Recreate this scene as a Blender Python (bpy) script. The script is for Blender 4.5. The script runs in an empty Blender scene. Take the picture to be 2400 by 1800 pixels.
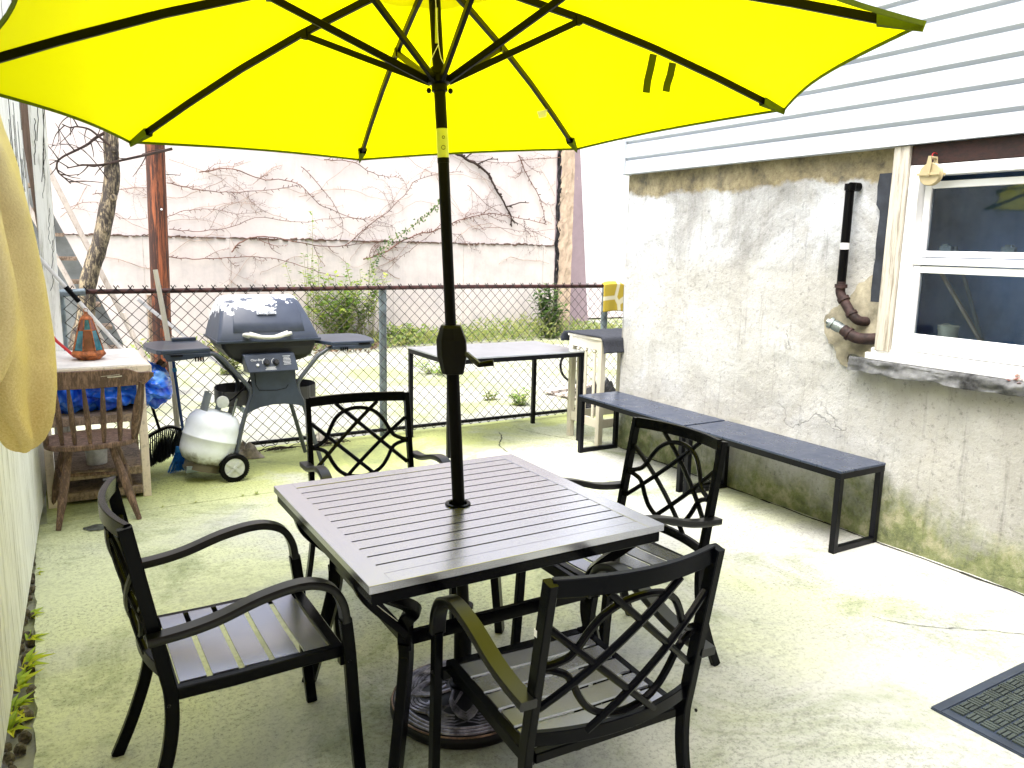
import bpy, math, random
from mathutils import Vector, Matrix, Euler, noise
random.seed(7)
R = math.radians
sc = bpy.context.scene
col = sc.collection

# ---------------------------------------------------------------- camera
cd = bpy.data.cameras.new('camera'); cam = bpy.data.objects.new('camera', cd); col.objects.link(cam)
cd.sensor_width = 36; cd.lens = 27.487; cd.clip_start = 0.05; cd.clip_end = 500
ax = Vector((0.8580347, -0.51313199, 0.02172582)); ay = Vector((0.07072131, 0.15994394, 0.98458947)); az = -Vector((0.50869927, 0.84327546, -0.17352682))
m = Matrix((ax, ay, az)).transposed().to_4x4(); m.translation = Vector((0, 0, 1.5525)); cam.matrix_world = m
sc.camera = cam
# ---------------------------------------------------------------- light
SUN_EL, SUN_AZ = R(64), R(245)      # azimuth measured clockwise from +y
w = bpy.data.worlds.new('World'); sc.world = w; w.use_nodes = True
nt = w.node_tree; bg = nt.nodes['Background']
sky = nt.nodes.new('ShaderNodeTexSky'); sky.sky_type = 'NISHITA'; sky.sun_disc = False
sky.sun_elevation = SUN_EL; sky.sun_rotation = SUN_AZ; sky.air_density = 1.0; sky.dust_density = 6.0; sky.ozone_density = 1.0
hs = nt.nodes.new('ShaderNodeHueSaturation'); hs.inputs['Saturation'].default_value = 0.45
nt.links.new(sky.outputs[0], hs.inputs['Color']); nt.links.new(hs.outputs[0], bg.inputs['Color']); bg.inputs['Strength'].default_value = 0.15
sd = bpy.data.lights.new('sun', 'SUN'); sd.energy = .5; sd.angle = R(60); sd.color = (1, .97, .92)
so = bpy.data.objects.new('sun', sd); col.objects.link(so)
d = Vector((math.sin(SUN_AZ) * math.cos(SUN_EL), math.cos(SUN_AZ) * math.cos(SUN_EL), math.sin(SUN_EL)))
so.rotation_euler = d.to_track_quat('Z', 'Y').to_euler(); so.location = (0, 0, 12)
sc.view_settings.view_transform = 'Standard'; sc.view_settings.look = 'None'
sc.view_settings.exposure = 2.08; sc.view_settings.gamma = 1

# ---------------------------------------------------------------- helpers
class MB:
    def __init__(s): s.v = []; s.f = []
    def add(s, vs, fs):
        o = len(s.v); s.v += [tuple(v) for v in vs]; s.f += [tuple(i + o for i in f) for f in fs]; return s
    def box(s, c, d, rot=None):
        c = Vector(c); h = Vector(d) / 2; vs = []
        for z in (-1, 1):
            for y in (-1, 1):
                for x in (-1, 1):
                    p = Vector((x * h.x, y * h.y, z * h.z))
                    if rot is not None: p = rot @ p
                    vs.append(c + p)
        return s.add(vs, [(0, 2, 3, 1), (4, 5, 7, 6), (0, 1, 5, 4), (1, 3, 7, 5), (3, 2, 6, 7), (2, 0, 4, 6)])
    def span(s, a, b):
        a = Vector(a); b = Vector(b); return s.box((a + b) / 2, [abs(x) for x in (b - a)])
    def sweep(s, path, sec, up=(0, 0, 1), closed=False, scale=None, pt=False):
        P = [Vector(p) for p in path]; n = len(P); k = len(sec); up = Vector(up); vs = []; prev = None
        for i, p in enumerate(P):
            if closed: t = P[(i + 1) % n] - P[i - 1]
            else: t = P[min(i + 1, n - 1)] - P[max(i - 1, 0)]
            t.normalize()
            u = up if prev is None or abs(t.dot(up)) < .97 else prev
            a = t.cross(u) if not (pt and prev is not None) else (pa - t * pa.dot(t))
            if a.length < 1e-4: a = t.cross(Vector((1, 0, 0)) if abs(t.x) < .9 else Vector((0, 1, 0)))
            a.normalize(); b = a.cross(t).normalized(); prev = b; pa = a
            q = scale[i] if scale else 1
            for (x, y) in sec: vs.append(p + a * x * q + b * y * q)
        fs = []
        m_ = n if closed else n - 1
        for i in range(m_):
            j = (i + 1) % n
            for e in range(k):
                g = (e + 1) % k
                fs.append((i * k + e, i * k + g, j * k + g, j * k + e))
        if not closed: fs += [tuple(range(k))[::-1], tuple((n - 1) * k + e for e in range(k))]
        return s.add(vs, fs)
    def tube(s, path, r, n=8, closed=False, scale=None, up=(0, 0, 1)):
        return s.sweep(path, [(r * math.cos(2 * math.pi * i / n), r * math.sin(2 * math.pi * i / n)) for i in range(n)], up, closed, scale, pt=not closed)
    def bar(s, path, w_, h_, up=(0, 0, 1), c=.22, scale=None):
        x, y = w_ / 2, h_ / 2; k = min(x, y) * c
        return s.sweep(path, [(-x, -y + k), (-x + k, -y), (x - k, -y), (x, -y + k), (x, y - k), (x - k, y), (-x + k, y), (-x, y - k)], up, scale=scale)
    def lathe(s, prof, n=24, M=None):
        M = M or Matrix(); vs = []; k = len(prof)
        for i in range(n):
            a = 2 * math.pi * i / n
            for r, z in prof: vs.append(M @ Vector((r * math.cos(a), r * math.sin(a), z)))
        fs = [(i * k + j, ((i + 1) % n) * k + j, ((i + 1) % n) * k + j + 1, i * k + j + 1) for i in range(n) for j in range(k - 1)]
        fs.append(tuple(i * k + k - 1 for i in range(n))); fs.append(tuple(i * k for i in range(n))[::-1])
        return s.add(vs, fs)
    def grid(s, f, nu, nv):
        vs = [f(i / nu, j / nv) for j in range(nv + 1) for i in range(nu + 1)]
        return s.add(vs, [(j * (nu + 1) + i, j * (nu + 1) + i + 1, (j + 1) * (nu + 1) + i + 1, (j + 1) * (nu + 1) + i) for j in range(nv) for i in range(nu)])
    def prism(s, poly, o, u, v, t):
        o = Vector(o); u = Vector(u); v = Vector(v); t = Vector(t); k = len(poly)
        vs = [o + u * a + v * b for a, b in poly] + [o + u * a + v * b + t for a, b in poly]
        return s.add(vs, [tuple(range(k))[::-1], tuple(range(k, 2 * k))] + [(i, (i + 1) % k, (i + 1) % k + k, i + k) for i in range(k)])
    def leaf(s, p, d, n_, L, W, bend=.15):
        p = Vector(p); d = Vector(d).normalized(); n_ = Vector(n_); sd_ = d.cross(n_)
        if sd_.length < 1e-3: sd_ = Vector((1, 0, 0))
        sd_.normalize(); up = sd_.cross(d)
        return s.add([p, p + d * L * .45 + sd_ * W / 2 + up * bend * L * .3, p + d * L - up * bend * L * .4, p + d * L * .45 - sd_ * W / 2 + up * bend * L * .3, p + d * L * .5], [(0, 1, 4), (1, 2, 4), (0, 4, 3), (4, 2, 3)])
    def build(s, name, mat=None, parent=None, smooth=False, bevel=0, solid=0, sub=0):
        me = bpy.data.meshes.new(name); me.from_pydata(s.v, [], s.f)
        o = bpy.data.objects.new(name, me); col.objects.link(o)
        if mat: me.materials.append(mat)
        if smooth:
            for p in me.polygons: p.use_smooth = True
            try:
                me.set_sharp_from_angle(angle=R(38 if smooth is True else smooth))
            except Exception: pass
        if solid: md = o.modifiers.new('solid', 'SOLIDIFY'); md.thickness = solid; md.offset = 0
        if bevel: md = o.modifiers.new('bevel', 'BEVEL'); md.width = bevel; md.segments = 2; md.limit_method = 'ANGLE'
        if sub: md = o.modifiers.new('sub', 'SUBSURF'); md.levels = sub; md.render_levels = sub
        if parent: o.parent = parent
        return o

def tag(o, label=None, cat=None, group=None, kind=None):
    if label: o['label'] = label
    if cat: o['category'] = cat
    if group: o['group'] = group
    if kind: o['kind'] = kind
    return o
def thing(name, label, cat, loc=(0, 0, 0), rz=0, group=None):
    o = bpy.data.objects.new(name, None); col.objects.link(o); o.location = loc; o.rotation_euler = (0, 0, rz); o.empty_display_size = .1
    return tag(o, label, cat, group)
def copy_tree(o, parent=None):
    c = o.copy(); col.objects.link(c)
    if parent: c.parent = parent
    for ch in list(o.children): copy_tree(ch, c)
    return c
def spline(P, k=6, closed=False):
    P = [Vector(p) for p in P]; n = len(P); out = []
    rng = range(n) if closed else range(n - 1)
    for i in rng:
        if closed: a, b, c, d_ = P[i - 1], P[i], P[(i + 1) % n], P[(i + 2) % n]
        else: a, b, c, d_ = P[max(i - 1, 0)], P[i], P[i + 1], P[min(i + 2, n - 1)]
        for j in range(k):
            t = j / k
            out.append(.5 * ((2 * b) + (c - a) * t + (2 * a - 5 * b + 4 * c - d_) * t * t + (3 * b - a - 3 * c + d_) * t ** 3))
    if not closed: out.append(P[-1])
    return out
def fbm(p, s_=1, o=4): return noise.fractal(Vector(p) * s_, 1, 2, o)

# ---------------------------------------------------------------- materials
def newmat(name):
    m_ = bpy.data.materials.new(name); m_.use_nodes = True; t = m_.node_tree
    return m_, t, t.nodes['Principled BSDF']
def N(t, ty, **k):
    n = t.nodes.new(ty)
    for a, b in k.items():
        if a in n.inputs: n.inputs[a].default_value = b
        else: setattr(n, a, b)
    return n
def coord(t, scale=(1, 1, 1), kind='Object'):
    c = N(t, 'ShaderNodeTexCoord'); mp = N(t, 'ShaderNodeMapping'); mp.inputs['Scale'].default_value = scale
    t.links.new(c.outputs[kind], mp.inputs[0]); return mp.outputs[0]
def tex(t, co, scale=5, detail=6, rough=.6, dist=0):
    n = N(t, 'ShaderNodeTexNoise'); n.inputs['Scale'].default_value = scale; n.inputs['Detail'].default_value = detail; n.inputs['Roughness'].default_value = rough; n.inputs['Distortion'].default_value = dist
    t.links.new(co, n.inputs['Vector']); return n.outputs['Fac']
def ramp(t, fac, stops):
    r = N(t, 'ShaderNodeValToRGB'); e = r.color_ramp.elements
    while len(e) < len(stops): e.new(.5)
    for el, (p, c) in zip(e, stops):
        el.position = p; el.color = (c, c, c, 1) if isinstance(c, (int, float)) else (*c, 1)
    t.links.new(fac, r.inputs[0]); return r.outputs[0]
def mix(t, fac, a, b, mode='MIX'):
    n = N(t, 'ShaderNodeMix'); n.data_type = 'RGBA'; n.blend_type = mode
    for s_, v in ((0, fac), (6, a), (7, b)):
        if isinstance(v, (int, float)) and s_ == 0: n.inputs[0].default_value = v
        elif isinstance(v, tuple): n.inputs[s_].default_value = (*v, 1)
        else: t.links.new(v, n.inputs[s_])
    return n.outputs[2]
def mth(t, op, a, b=0, clamp=False):
    n = N(t, 'ShaderNodeMath'); n.operation = op; n.use_clamp = clamp
    for i, v in enumerate((a, b)):
        if isinstance(v, (int, float)): n.inputs[i].default_value = v
        else: t.links.new(v, n.inputs[i])
    return n.outputs[0]
def bump(t, b, h, strength=.3, dist=.01):
    n = N(t, 'ShaderNodeBump'); n.inputs['Strength'].default_value = strength; n.inputs['Distance'].default_value = dist
    t.links.new(h, n.inputs['Height']); t.links.new(n.outputs[0], b.inputs['Normal'])
def sep(t, co):
    n = N(t, 'ShaderNodeSeparateXYZ'); t.links.new(co, n.inputs[0]); return n.outputs
def simple(name, c, rough=.5, metal=0, spec=.5, var=.15, vs=8, bs=0, bscale=60, scale=(1, 1, 1), c2=None, coat=0, thr=None):
    m_, t, b = newmat(name); co = coord(t, scale)
    n = tex(t, co, vs, 6, .65)
    c2 = c2 or tuple(x * (1 - 2 * var) for x in c); c1 = c if c2 is not None and thr else tuple(min(1, x * (1 + var)) for x in c)
    st = [(.3, c2), (.7, c1)] if not thr else [(thr - .02, c), (thr + .02, c2)]
    t.links.new(ramp(t, n, st), b.inputs['Base Color'])
    b.inputs['Roughness'].default_value = rough; b.inputs['Metallic'].default_value = metal; b.inputs['Specular IOR Level'].default_value = spec
    b.inputs['Coat Weight'].default_value = coat
    if bs: bump(t, b, tex(t, co, bscale, 5, .7), bs, .005)
    return m_
def leafmat(name, stops, trans=.5):
    m_, t, b = newmat(name); g = N(t, 'ShaderNodeNewGeometry')
    c = ramp(t, g.outputs['Random Per Island'], stops)
    t.links.new(c, b.inputs['Base Color']); b.inputs['Roughness'].default_value = .5
    tr = N(t, 'ShaderNodeBsdfTranslucent'); t.links.new(c, tr.inputs[0]); mx = N(t, 'ShaderNodeMixShader'); mx.inputs[0].default_value = trans
    t.links.new(b.outputs[0], mx.inputs[1]); t.links.new(tr.outputs[0], mx.inputs[2]); t.links.new(mx.outputs[0], t.nodes['Material Output'].inputs[0])
    return m_

def floor_mat():
    m_, t, b = newmat('mossy_concrete'); co = coord(t)
    x, y, z = sep(t, co)
    base = ramp(t, tex(t, co, .9, 5, .6, .4), [(.3, (.38, .395, .38)), (.7, (.60, .60, .57))])
    n1 = tex(t, co, .75, 7, .62, .6)
    # moss is heavier to the left and far end of the slab
    k = mth(t, 'ADD', n1, mth(t, 'MULTIPLY', x, -.035)); k = mth(t, 'ADD', k, mth(t, 'MULTIPLY', y, .018))
    moss = ramp(t, k, [(.40, 0), (.58, 1)])
    far = N(t, 'ShaderNodeMapRange'); far.inputs['From Min'].default_value = 4.3; far.inputs['From Max'].default_value = 5.2; t.links.new(y, far.inputs['Value'])
    moss = mth(t, 'ADD', moss, mth(t, 'MULTIPLY', far.outputs[0], mth(t, 'MULTIPLY', n1, 1.2)), True)
    c = mix(t, mth(t, 'MULTIPLY', moss, .85), base, mix(t, far.outputs[0], (.64, .68, .44), (.42, .47, .13)))
    n2 = tex(t, co, 1.5, 9, .74, .9)
    dark = ramp(t, n2, [(.50, 0), (.64, 1)])
    c = mix(t, mth(t, 'MULTIPLY', dark, .7), c, (.22, .26, .13))
    fine = ramp(t, tex(t, co, 60, 6, .9), [(.38, .18), (.50, 1.0)])
    c = mix(t, ramp(t, tex(t, co, 1.1, 4, .6), [(.35, .30), (.65, .95)]), c, fine, 'MULTIPLY')
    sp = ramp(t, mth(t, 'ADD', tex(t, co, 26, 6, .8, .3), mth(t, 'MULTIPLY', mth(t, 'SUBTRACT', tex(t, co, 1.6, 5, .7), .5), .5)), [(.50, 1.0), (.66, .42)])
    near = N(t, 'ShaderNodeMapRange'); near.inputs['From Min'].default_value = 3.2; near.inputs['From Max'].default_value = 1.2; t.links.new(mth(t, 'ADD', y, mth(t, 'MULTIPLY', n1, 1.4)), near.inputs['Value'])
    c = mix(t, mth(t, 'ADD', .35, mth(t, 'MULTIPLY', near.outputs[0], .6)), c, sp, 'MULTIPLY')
    c = mix(t, mth(t, 'MULTIPLY', near.outputs[0], .45), c, (.38, .41, .38))  # near end greyed in the colour, standing in for shade on the floor
    t.links.new(c, b.inputs['Base Color']); b.inputs['Roughness'].default_value = .85; b.inputs['Specular IOR Level'].default_value = .3
    bump(t, b, tex(t, co, 70, 6, .7), .35, .004); return m_
def yard_mat():
    m_, t, b = newmat('pale_yard_concrete'); co = coord(t)
    base = ramp(t, tex(t, co, .7, 6, .6, .3), [(.3, (.24, .25, .21)), (.7, (.35, .345, .31))])
    moss = ramp(t, tex(t, co, .9, 7, .65, .7), [(.47, 0), (.6, 1)])
    c = mix(t, mth(t, 'MULTIPLY', moss, .7), base, (.27, .31, .09))
    fine = ramp(t, tex(t, co, 50, 4, .8), [(.3, .7), (.5, 1.0)]); c = mix(t, .6, c, fine, 'MULTIPLY')
    t.links.new(c, b.inputs['Base Color']); b.inputs['Roughness'].default_value = .9; return m_
def stucco_mat():
    m_, t, b = newmat('patched_stucco'); co = coord(t); x, y, z = sep(t, co)
    nb = tex(t, co, 1.7, 8, .68, .5)
    c = ramp(t, nb, [(.37, (.25, .25, .24)), (.47, (.36, .365, .36)), (.60, (.52, .545, .57))])
    st = tex(t, coord(t, (1, 5, 1)), 1.3, 6, .7)
    c = mix(t, mth(t, 'MULTIPLY', ramp(t, st, [(.5, 0), (.68, 1)]), .6), c, (.38, .375, .35))
    # bare tan render low on the wall and right of the pipes
    a = mth(t, 'ADD', mth(t, 'MULTIPLY', mth(t, 'SUBTRACT', 2.9, y), .9), mth(t, 'MULTIPLY', mth(t, 'SUBTRACT', tex(t, co, 3.3, 6, .6, .4), .5), 2.2))
    zz = mth(t, 'MULTIPLY', mth(t, 'SUBTRACT', 1.35, z), .8)
    k = ramp(t, mth(t, 'MINIMUM', a, mth(t, 'ADD', zz, .2)), [(.05, 0), (.16, 1)])
    c = mix(t, mth(t, 'MULTIPLY', k, .6), c, (.43, .42, .38))
    # moss line at the foot
    mz = mth(t, 'SUBTRACT', mth(t, 'ADD', .36, mth(t, 'MULTIPLY', mth(t, 'SUBTRACT', tex(t, co, 2.4, 6, .7), .5), 1.1)), z)
    mk = ramp(t, mz, [(.0, 0), (.28, 1)])
    mc = ramp(t, tex(t, co, 9, 6, .7), [(.35, (.07, .085, .025)), (.5, (.16, .19, .06)), (.65, (.34, .33, .20))])
    c = mix(t, mth(t, 'MULTIPLY', mk, .9), c, mc)
    # rusty damp band under the siding
    tz = mth(t, 'SUBTRACT', z, mth(t, 'ADD', 1.93, mth(t, 'MULTIPLY', mth(t, 'SUBTRACT', tex(t, co, 3, 6, .7), .5), .22)))
    tk = ramp(t, tz, [(0, 0), (.03, 1)])
    tc = ramp(t, tex(t, co, 7, 6, .7), [(.35, (.08, .065, .035)), (.5, (.22, .18, .09)), (.68, (.36, .31, .17))])
    c = mix(t, mth(t, 'MULTIPLY', tk, .92), c, tc)
    # stained far corner
    ek = ramp(t, mth(t, 'ADD', y, mth(t, 'MULTIPLY', tex(t, co, 3, 6, .7), .35)), [(.0, 0), (1, 1)])
    e2 = mth(t, 'SUBTRACT', mth(t, 'ADD', y, mth(t, 'MULTIPLY', tex(t, co, 3, 6, .7), .3)), 4.72)
    c = mix(t, mth(t, 'MULTIPLY', ramp(t, e2, [(0, 0), (.08, 1)]), .7), c, (.42, .33, .19))
    v = N(t, 'ShaderNodeTexVoronoi'); v.feature = 'DISTANCE_TO_EDGE'; v.inputs['Scale'].default_value = 1.1
    dn = N(t, 'ShaderNodeMixRGB'); dn.blend_type = 'ADD'; dn.inputs[0].default_value = .35
    tn = N(t, 'ShaderNodeTexNoise'); tn.inputs['Scale'].default_value = 3.5; tn.inputs['Detail'].default_value = 6; t.links.new(co, tn.inputs['Vector'])
    t.links.new(co, dn.inputs[1]); t.links.new(tn.outputs['Color'], dn.inputs[2]); t.links.new(dn.outputs[0], v.inputs['Vector'])
    crk = ramp(t, v.outputs['Distance'], [(.0, .3), (.004, 1)])
    gate = mth(t, 'MULTIPLY', ramp(t, tex(t, co, 1.4, 3), [(.56, 0), (.62, 1)]), .6)
    c = mix(t, gate, c, mix(t, 1.0, c, crk, 'MULTIPLY'))
    sp = ramp(t, tex(t, co, 30, 8, .8), [(.36, .45), (.46, 1)]); c = mix(t, .7, c, sp, 'MULTIPLY')
    chip = ramp(t, tex(t, co, 13, 5, .85, .5), [(.29, .22), (.335, 1)]); c = mix(t, .85, c, chip, 'MULTIPLY')
    drip = ramp(t, tex(t, coord(t, (1, 14, .9)), 1.6, 5, .7), [(.56, 1), (.72, .62)]); c = mix(t, .8, c, drip, 'MULTIPLY')
    t.links.new(c, b.inputs['Base Color']); b.inputs['Roughness'].default_value = .9
    h = mth(t, 'ADD', mth(t, 'MULTIPLY', tex(t, co, 22, 8, .75), .6), mth(t, 'ADD', mth(t, 'MULTIPLY', nb, .8), mth(t, 'MULTIPLY', mth(t, 'MULTIPLY', crk, gate), .3)))
    bump(t, b, h, .9, .02); return m_
def backwall_mat():
    m_, t, b = newmat('pale_concrete_wall'); co = coord(t); x, y, z = sep(t, co)
    c = ramp(t, tex(t, co, .5, 6, .6), [(.35, (.50, .44, .43)), (.65, (.66, .60, .58))])
    warm = ramp(t, mth(t, 'ADD', x, mth(t, 'MULTIPLY', tex(t, co, .8, 5), 3)), [(.0, 0), (1, 1)])
    wk = N(t, 'ShaderNodeMapRange'); wk.inputs['From Min'].default_value = 3; wk.inputs['From Max'].default_value = 7.5; t.links.new(x, wk.inputs['Value'])
    c = mix(t, mth(t, 'MULTIPLY', wk.outputs[0], .7), c, (.64, .51, .40))
    low = mth(t, 'SUBTRACT', 1.58, z); lk = ramp(t, mth(t, 'MULTIPLY', low, 60), [(0, 0), (1, 1)])
    c = mix(t, mth(t, 'MULTIPLY', lk, .45), c, ramp(t, tex(t, co, 1.6, 8, .7), [(.4, (.33, .31, .30)), (.6, (.58, .51, .46))]))
    s2 = ramp(t, tex(t, coord(t, (4, 1, .4)), 2, 6, .7), [(.5, 1), (.75, .75)]); c = mix(t, .5, c, s2, 'MULTIPLY')
    t.links.new(c, b.inputs['Base Color']); b.inputs['Roughness'].default_value = .9
    bump(t, b, tex(t, co, 12, 6, .7), .3, .02); return m_
def paint_wood(name, c, dirt, amt=.5, sc_=(9, 9, .8), thr=.52):
    m_, t, b = newmat(name); co = coord(t, sc_)
    n = tex(t, co, 3, 8, .75, .3); g = tex(t, coord(t, (sc_[0] * 4, sc_[1] * 4, sc_[2])), 4, 6, .7)
    k = ramp(t, mth(t, 'ADD', mth(t, 'MULTIPLY', n, .6), mth(t, 'MULTIPLY', g, .4)), [(thr - .04, 0), (thr + .06, 1)])
    t.links.new(mix(t, mth(t, 'MULTIPLY', k, amt), c, dirt), b.inputs['Base Color']); b.inputs['Roughness'].default_value = .75
    bump(t, b, g, .4, .004); return m_

def black_metal(name='satin_black_metal', rg=.24, sp=.09):
    m_, t, b = newmat(name); co = coord(t)
    n = tex(t, co, 400, 2, .5)
    b.inputs['Base Color'].default_value = (.002, .0025, .004, 1)
    b.inputs['Roughness'].default_value = rg; b.inputs['Specular IOR Level'].default_value = sp
    bump(t, b, n, .12, .0006); return m_
BLK = black_metal(); BLKG = black_metal('glossy_black_metal', .34, .45)
TOPM = simple('bronze_black_slats', (.56, .56, .64), .25, .9, .8, .05, 300, .05, 400)
BLK2 = simple('dark_painted_steel', (.003, .0035, .006), .34, 0, .18, .3, 5)
BENCHTOP, t, b = newmat('scuffed_black_board'); co = coord(t)
k_ = mth(t, 'MULTIPLY', ramp(t, tex(t, coord(t, (6, 2, 1)), 5, 9, .8, .6), [(.60, 0), (.68, 1)]), ramp(t, tex(t, co, 3, 3), [(.45, 0), (.6, 1)]))
t.links.new(mix(t, k_, (.045, .06, .105), (.42, .46, .55)), b.inputs['Base Color']); t.links.new(ramp(t, tex(t, co, 9, 6, .7), [(.3, .2), (.7, .42)]), b.inputs['Roughness']); b.inputs['Metallic'].default_value = .35; b.inputs['Specular IOR Level'].default_value = .6
PLASTIC = simple('navy_black_plastic', (.030, .042, .068), .34, 0, .5, .2, 6)
FLOOR = floor_mat(); YARD = yard_mat(); STUCCO = stucco_mat(); BACKW = backwall_mat()
WHITE = simple('white_paint', (.82, .83, .85), .5, 0, .4, .03, 3)
VINYL = simple('white_vinyl', (.84, .85, .86), .35, 0, .4, .03, 3)
RUSTRED = simple('rusty_red_pipe', (.055, .018, .015), .6, .2, .4, .4, 12)
GALV = simple('galvanised_steel', (.22, .27, .30), .45, .5, .5, .3, 8)
GALVL = simple('pale_galvanised_wire', (.16, .14, .13), .5, .4, .5, .35, 3)
RUST = simple('rusted_iron', (.042, .022, .020), .7, .2, .4, .5, 20, .3, 60)
OLDWOOD = paint_wood('weathered_grey_brown_wood', (.34, .25, .18), (.10, .07, .05), .8, (6, 6, 6), .5)
CHAIRWOOD = paint_wood('aged_brown_wood', (.24, .145, .10), (.06, .035, .025), .85, (10, 10, 3), .46)
TABLEWOOD = paint_wood('sun_bleached_wood', (.70, .60, .50), (.28, .22, .17), .7, (6, 3, 6), .55)
BOARDW = paint_wood('flaking_white_boards', (.90, .90, .86), (.30, .29, .22), .75, (9, 9, .7), .54)
CREAM = paint_wood('cream_painted_wood', (.50, .47, .38), (.30, .24, .15), .6, (8, 8, 2), .57)
TRIMW = paint_wood('weathered_cream_trim', (.50, .47, .40), (.16, .13, .09), .8, (14, 14, 1), .53)
DARKWOOD = paint_wood('dark_brown_board', (.030, .009, .006), (.008, .004, .003), .7, (3, 3, 12), .5)
POSTWOOD = paint_wood('reddish_brown_post_wood', (.30, .085, .03), (.02, .007, .005), .95, (7, 7, .6), .46)

# ================================================================ SETTING
def struct(name, mb, m_, **k): return tag(mb.build(name, m_, **k), kind='structure')
g = MB(); g.add([(-100, -100, -.03), (100, -100, -.03), (100, 100, -.03), (-100, 100, -.03)], [(0, 1, 2, 3)]); struct('ground', g, YARD)
GRAVEL = simple('dark_gravel_soil', (.16, .14, .11), .95, 0, .2, .5, 30, .9, 60)
g = MB()
def slab(mb, x0, x1, y0, y1, z, jag=.012, st=.05):
    # slab with a slightly ragged left and far edge
    nx = 14
    ys = [y0 + (y1 - y0) * i / max(1, int((y1 - y0) / st)) for i in range(int((y1 - y0) / st) + 1)]
    xs = [x0 + (x1 - x0) * i / 120 for i in range(121)]
    P = [(x, y0, z) for x in xs] + [(x1, y, z) for y in ys[1:]]
    P += [(x, y1 + jag * .35 * fbm((x * 9, y1, 0)), z) for x in xs[::-1][1:]]
    P += [(x0 + jag * fbm((0, y * 9, 3)), y, z) for y in ys[::-1][1:-1]]
    k = len(P); mb.add(P + [(a, b, c - .08) for a, b, c in P], [tuple(range(k))] + [(i, i + k, (i + 1) % k + k, (i + 1) % k) for i in range(k)])
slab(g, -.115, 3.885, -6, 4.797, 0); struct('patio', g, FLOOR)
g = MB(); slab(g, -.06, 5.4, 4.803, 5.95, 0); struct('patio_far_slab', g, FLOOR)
g = MB(); slab(g, -3, 16, 5.96, 13.8, -.006); struct('back_yard', g, YARD)
g = MB()
for i in range(160):
    y = 1 + i * .032; x = -.15 + .03 * fbm((y * 7, 1, 1)) - max(0, 3.2 - y) * .03
    r = .006 + .012 * random.random(); g.lathe([(r, -r), (r * 1.1, 0), (r * .6, r * .8)], 6, Matrix.Translation((x + random.uniform(-.03, .03), y, -.012 + r * .4)) @ Matrix.Rotation(random.random() * 3, 4, 'Z'))
tag(g.build('gravel', GRAVEL), 'dark grit and small stones in the gap along the left fence', 'gravel', kind='stuff')

# cracks and stains that are real stain colour (thin patches on the slab)
def patch(name, cx, cy, rx, ry, m_, label, seed, z=.004):
    mb = MB(); P = []
    for i in range(28):
        a = 2 * math.pi * i / 28; k = 1 + .55 * fbm((math.cos(a) * 1.3 + seed, math.sin(a) * 1.3, seed))
        P.append((cx + rx * k * math.cos(a), cy + ry * k * math.sin(a), z))
    mb.add(P, [tuple(range(28))]); return tag(mb.build(name, m_), label, 'stain')
STAIN = simple('dark_oily_stain', (.09, .10, .09), .7, 0, .3, .4, 20)
patch('floor_stain', .17, 4.60, .075, .05, STAIN, 'dark grey patch on the floor below the brown wooden chair', 2.3)
CRK = simple('crack_black', (.02, .02, .015), .9)
def crack(P, wd, name='floor_crack', label='', seed=0):
    mb = MB(); Q = spline(P, 10)
    for i, p in enumerate(Q): Q[i] = Vector((p.x + .012 * fbm((p.x * 20, p.y * 20, seed)), p.y + .012 * fbm((p.x * 20, p.y * 20, seed + 5)), .003))
    for i in range(len(Q) - 1):
        a, b = Q[i], Q[i + 1]; t_ = (b - a).normalized(); s_ = Vector((-t_.y, t_.x, 0)) * wd * (.5 + random.random()) / 2
        mb.add([a - s_, b - s_, b + s_, a + s_], [(0, 1, 2, 3)])
    return tag(mb.build(name, CRK), label, 'crack')
crack([(3.24, 5.55, 0), (3.16, 5.38, 0), (3.03, 5.2, 0), (2.97, 4.98, 0)], .008, label='thin dark crack in the floor under the black side table', seed=1)
crack([(3.0, 1.9, 0), (3.1, 1.75, 0), (3.3, 1.6, 0), (3.5, 1.42, 0)], .003, label='hairline crack in the floor near the rubber mat', seed=4)
crack([(3.45, 5.62, 0), (3.55, 5.3, 0), (3.72, 5.0, 0), (3.86, 4.83, 0)], .006, label='crack in the floor running past the white wooden stand', seed=7)

crack([(3.845, 4.7, 0), (3.84, 3.9, 0), (3.835, 3.1, 0), (3.83, 2.3, 0), (3.83, 1.2, 0), (3.83, .2, 0)], .016, label='dark open joint where the floor meets the stucco wall', seed=9)
# ================================================================ LEFT BOARD FENCE
fe = thing('board_fence', 'tall white weathered board fence with flaking paint along the left edge', 'fence', (-.16, 3.5, 0))
def fx(y): return -.092 - .046 * (4.75 - y) if y < 4.75 else -.092 + (y - 4.75) * .06
y = 0.4; i = 0
GREENB = paint_wood('pale_green_stained_boards', (.66, .70, .50), (.30, .32, .18), .7, (9, 9, .7), .5)
BROWNB = paint_wood('bare_brown_board', (.26, .18, .14), (.10, .07, .05), .7, (9, 9, .7), .5)
while y < 5.9:
    wd = random.choice([.13, .15, .17]); a = fx(y + .004); b_ = fx(y + wd - .004)
    h = 3.4
    if y > 5.5: h = 3.3
    mb = MB(); mb.prism([(a, y + .003), (b_, y + wd - .004), (b_ - .022, y + wd - .004), (a - .022, y + .003)], (.16, -3.5, .03), (1, 0, 0), (0, 1, 0), (0, 0, h))
    o = mb.build('board', GREENB if 3.9 < y < 4.9 and False else BOARDW, fe, bevel=.003)
    o.data.update(); y += wd; i += 1
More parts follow.
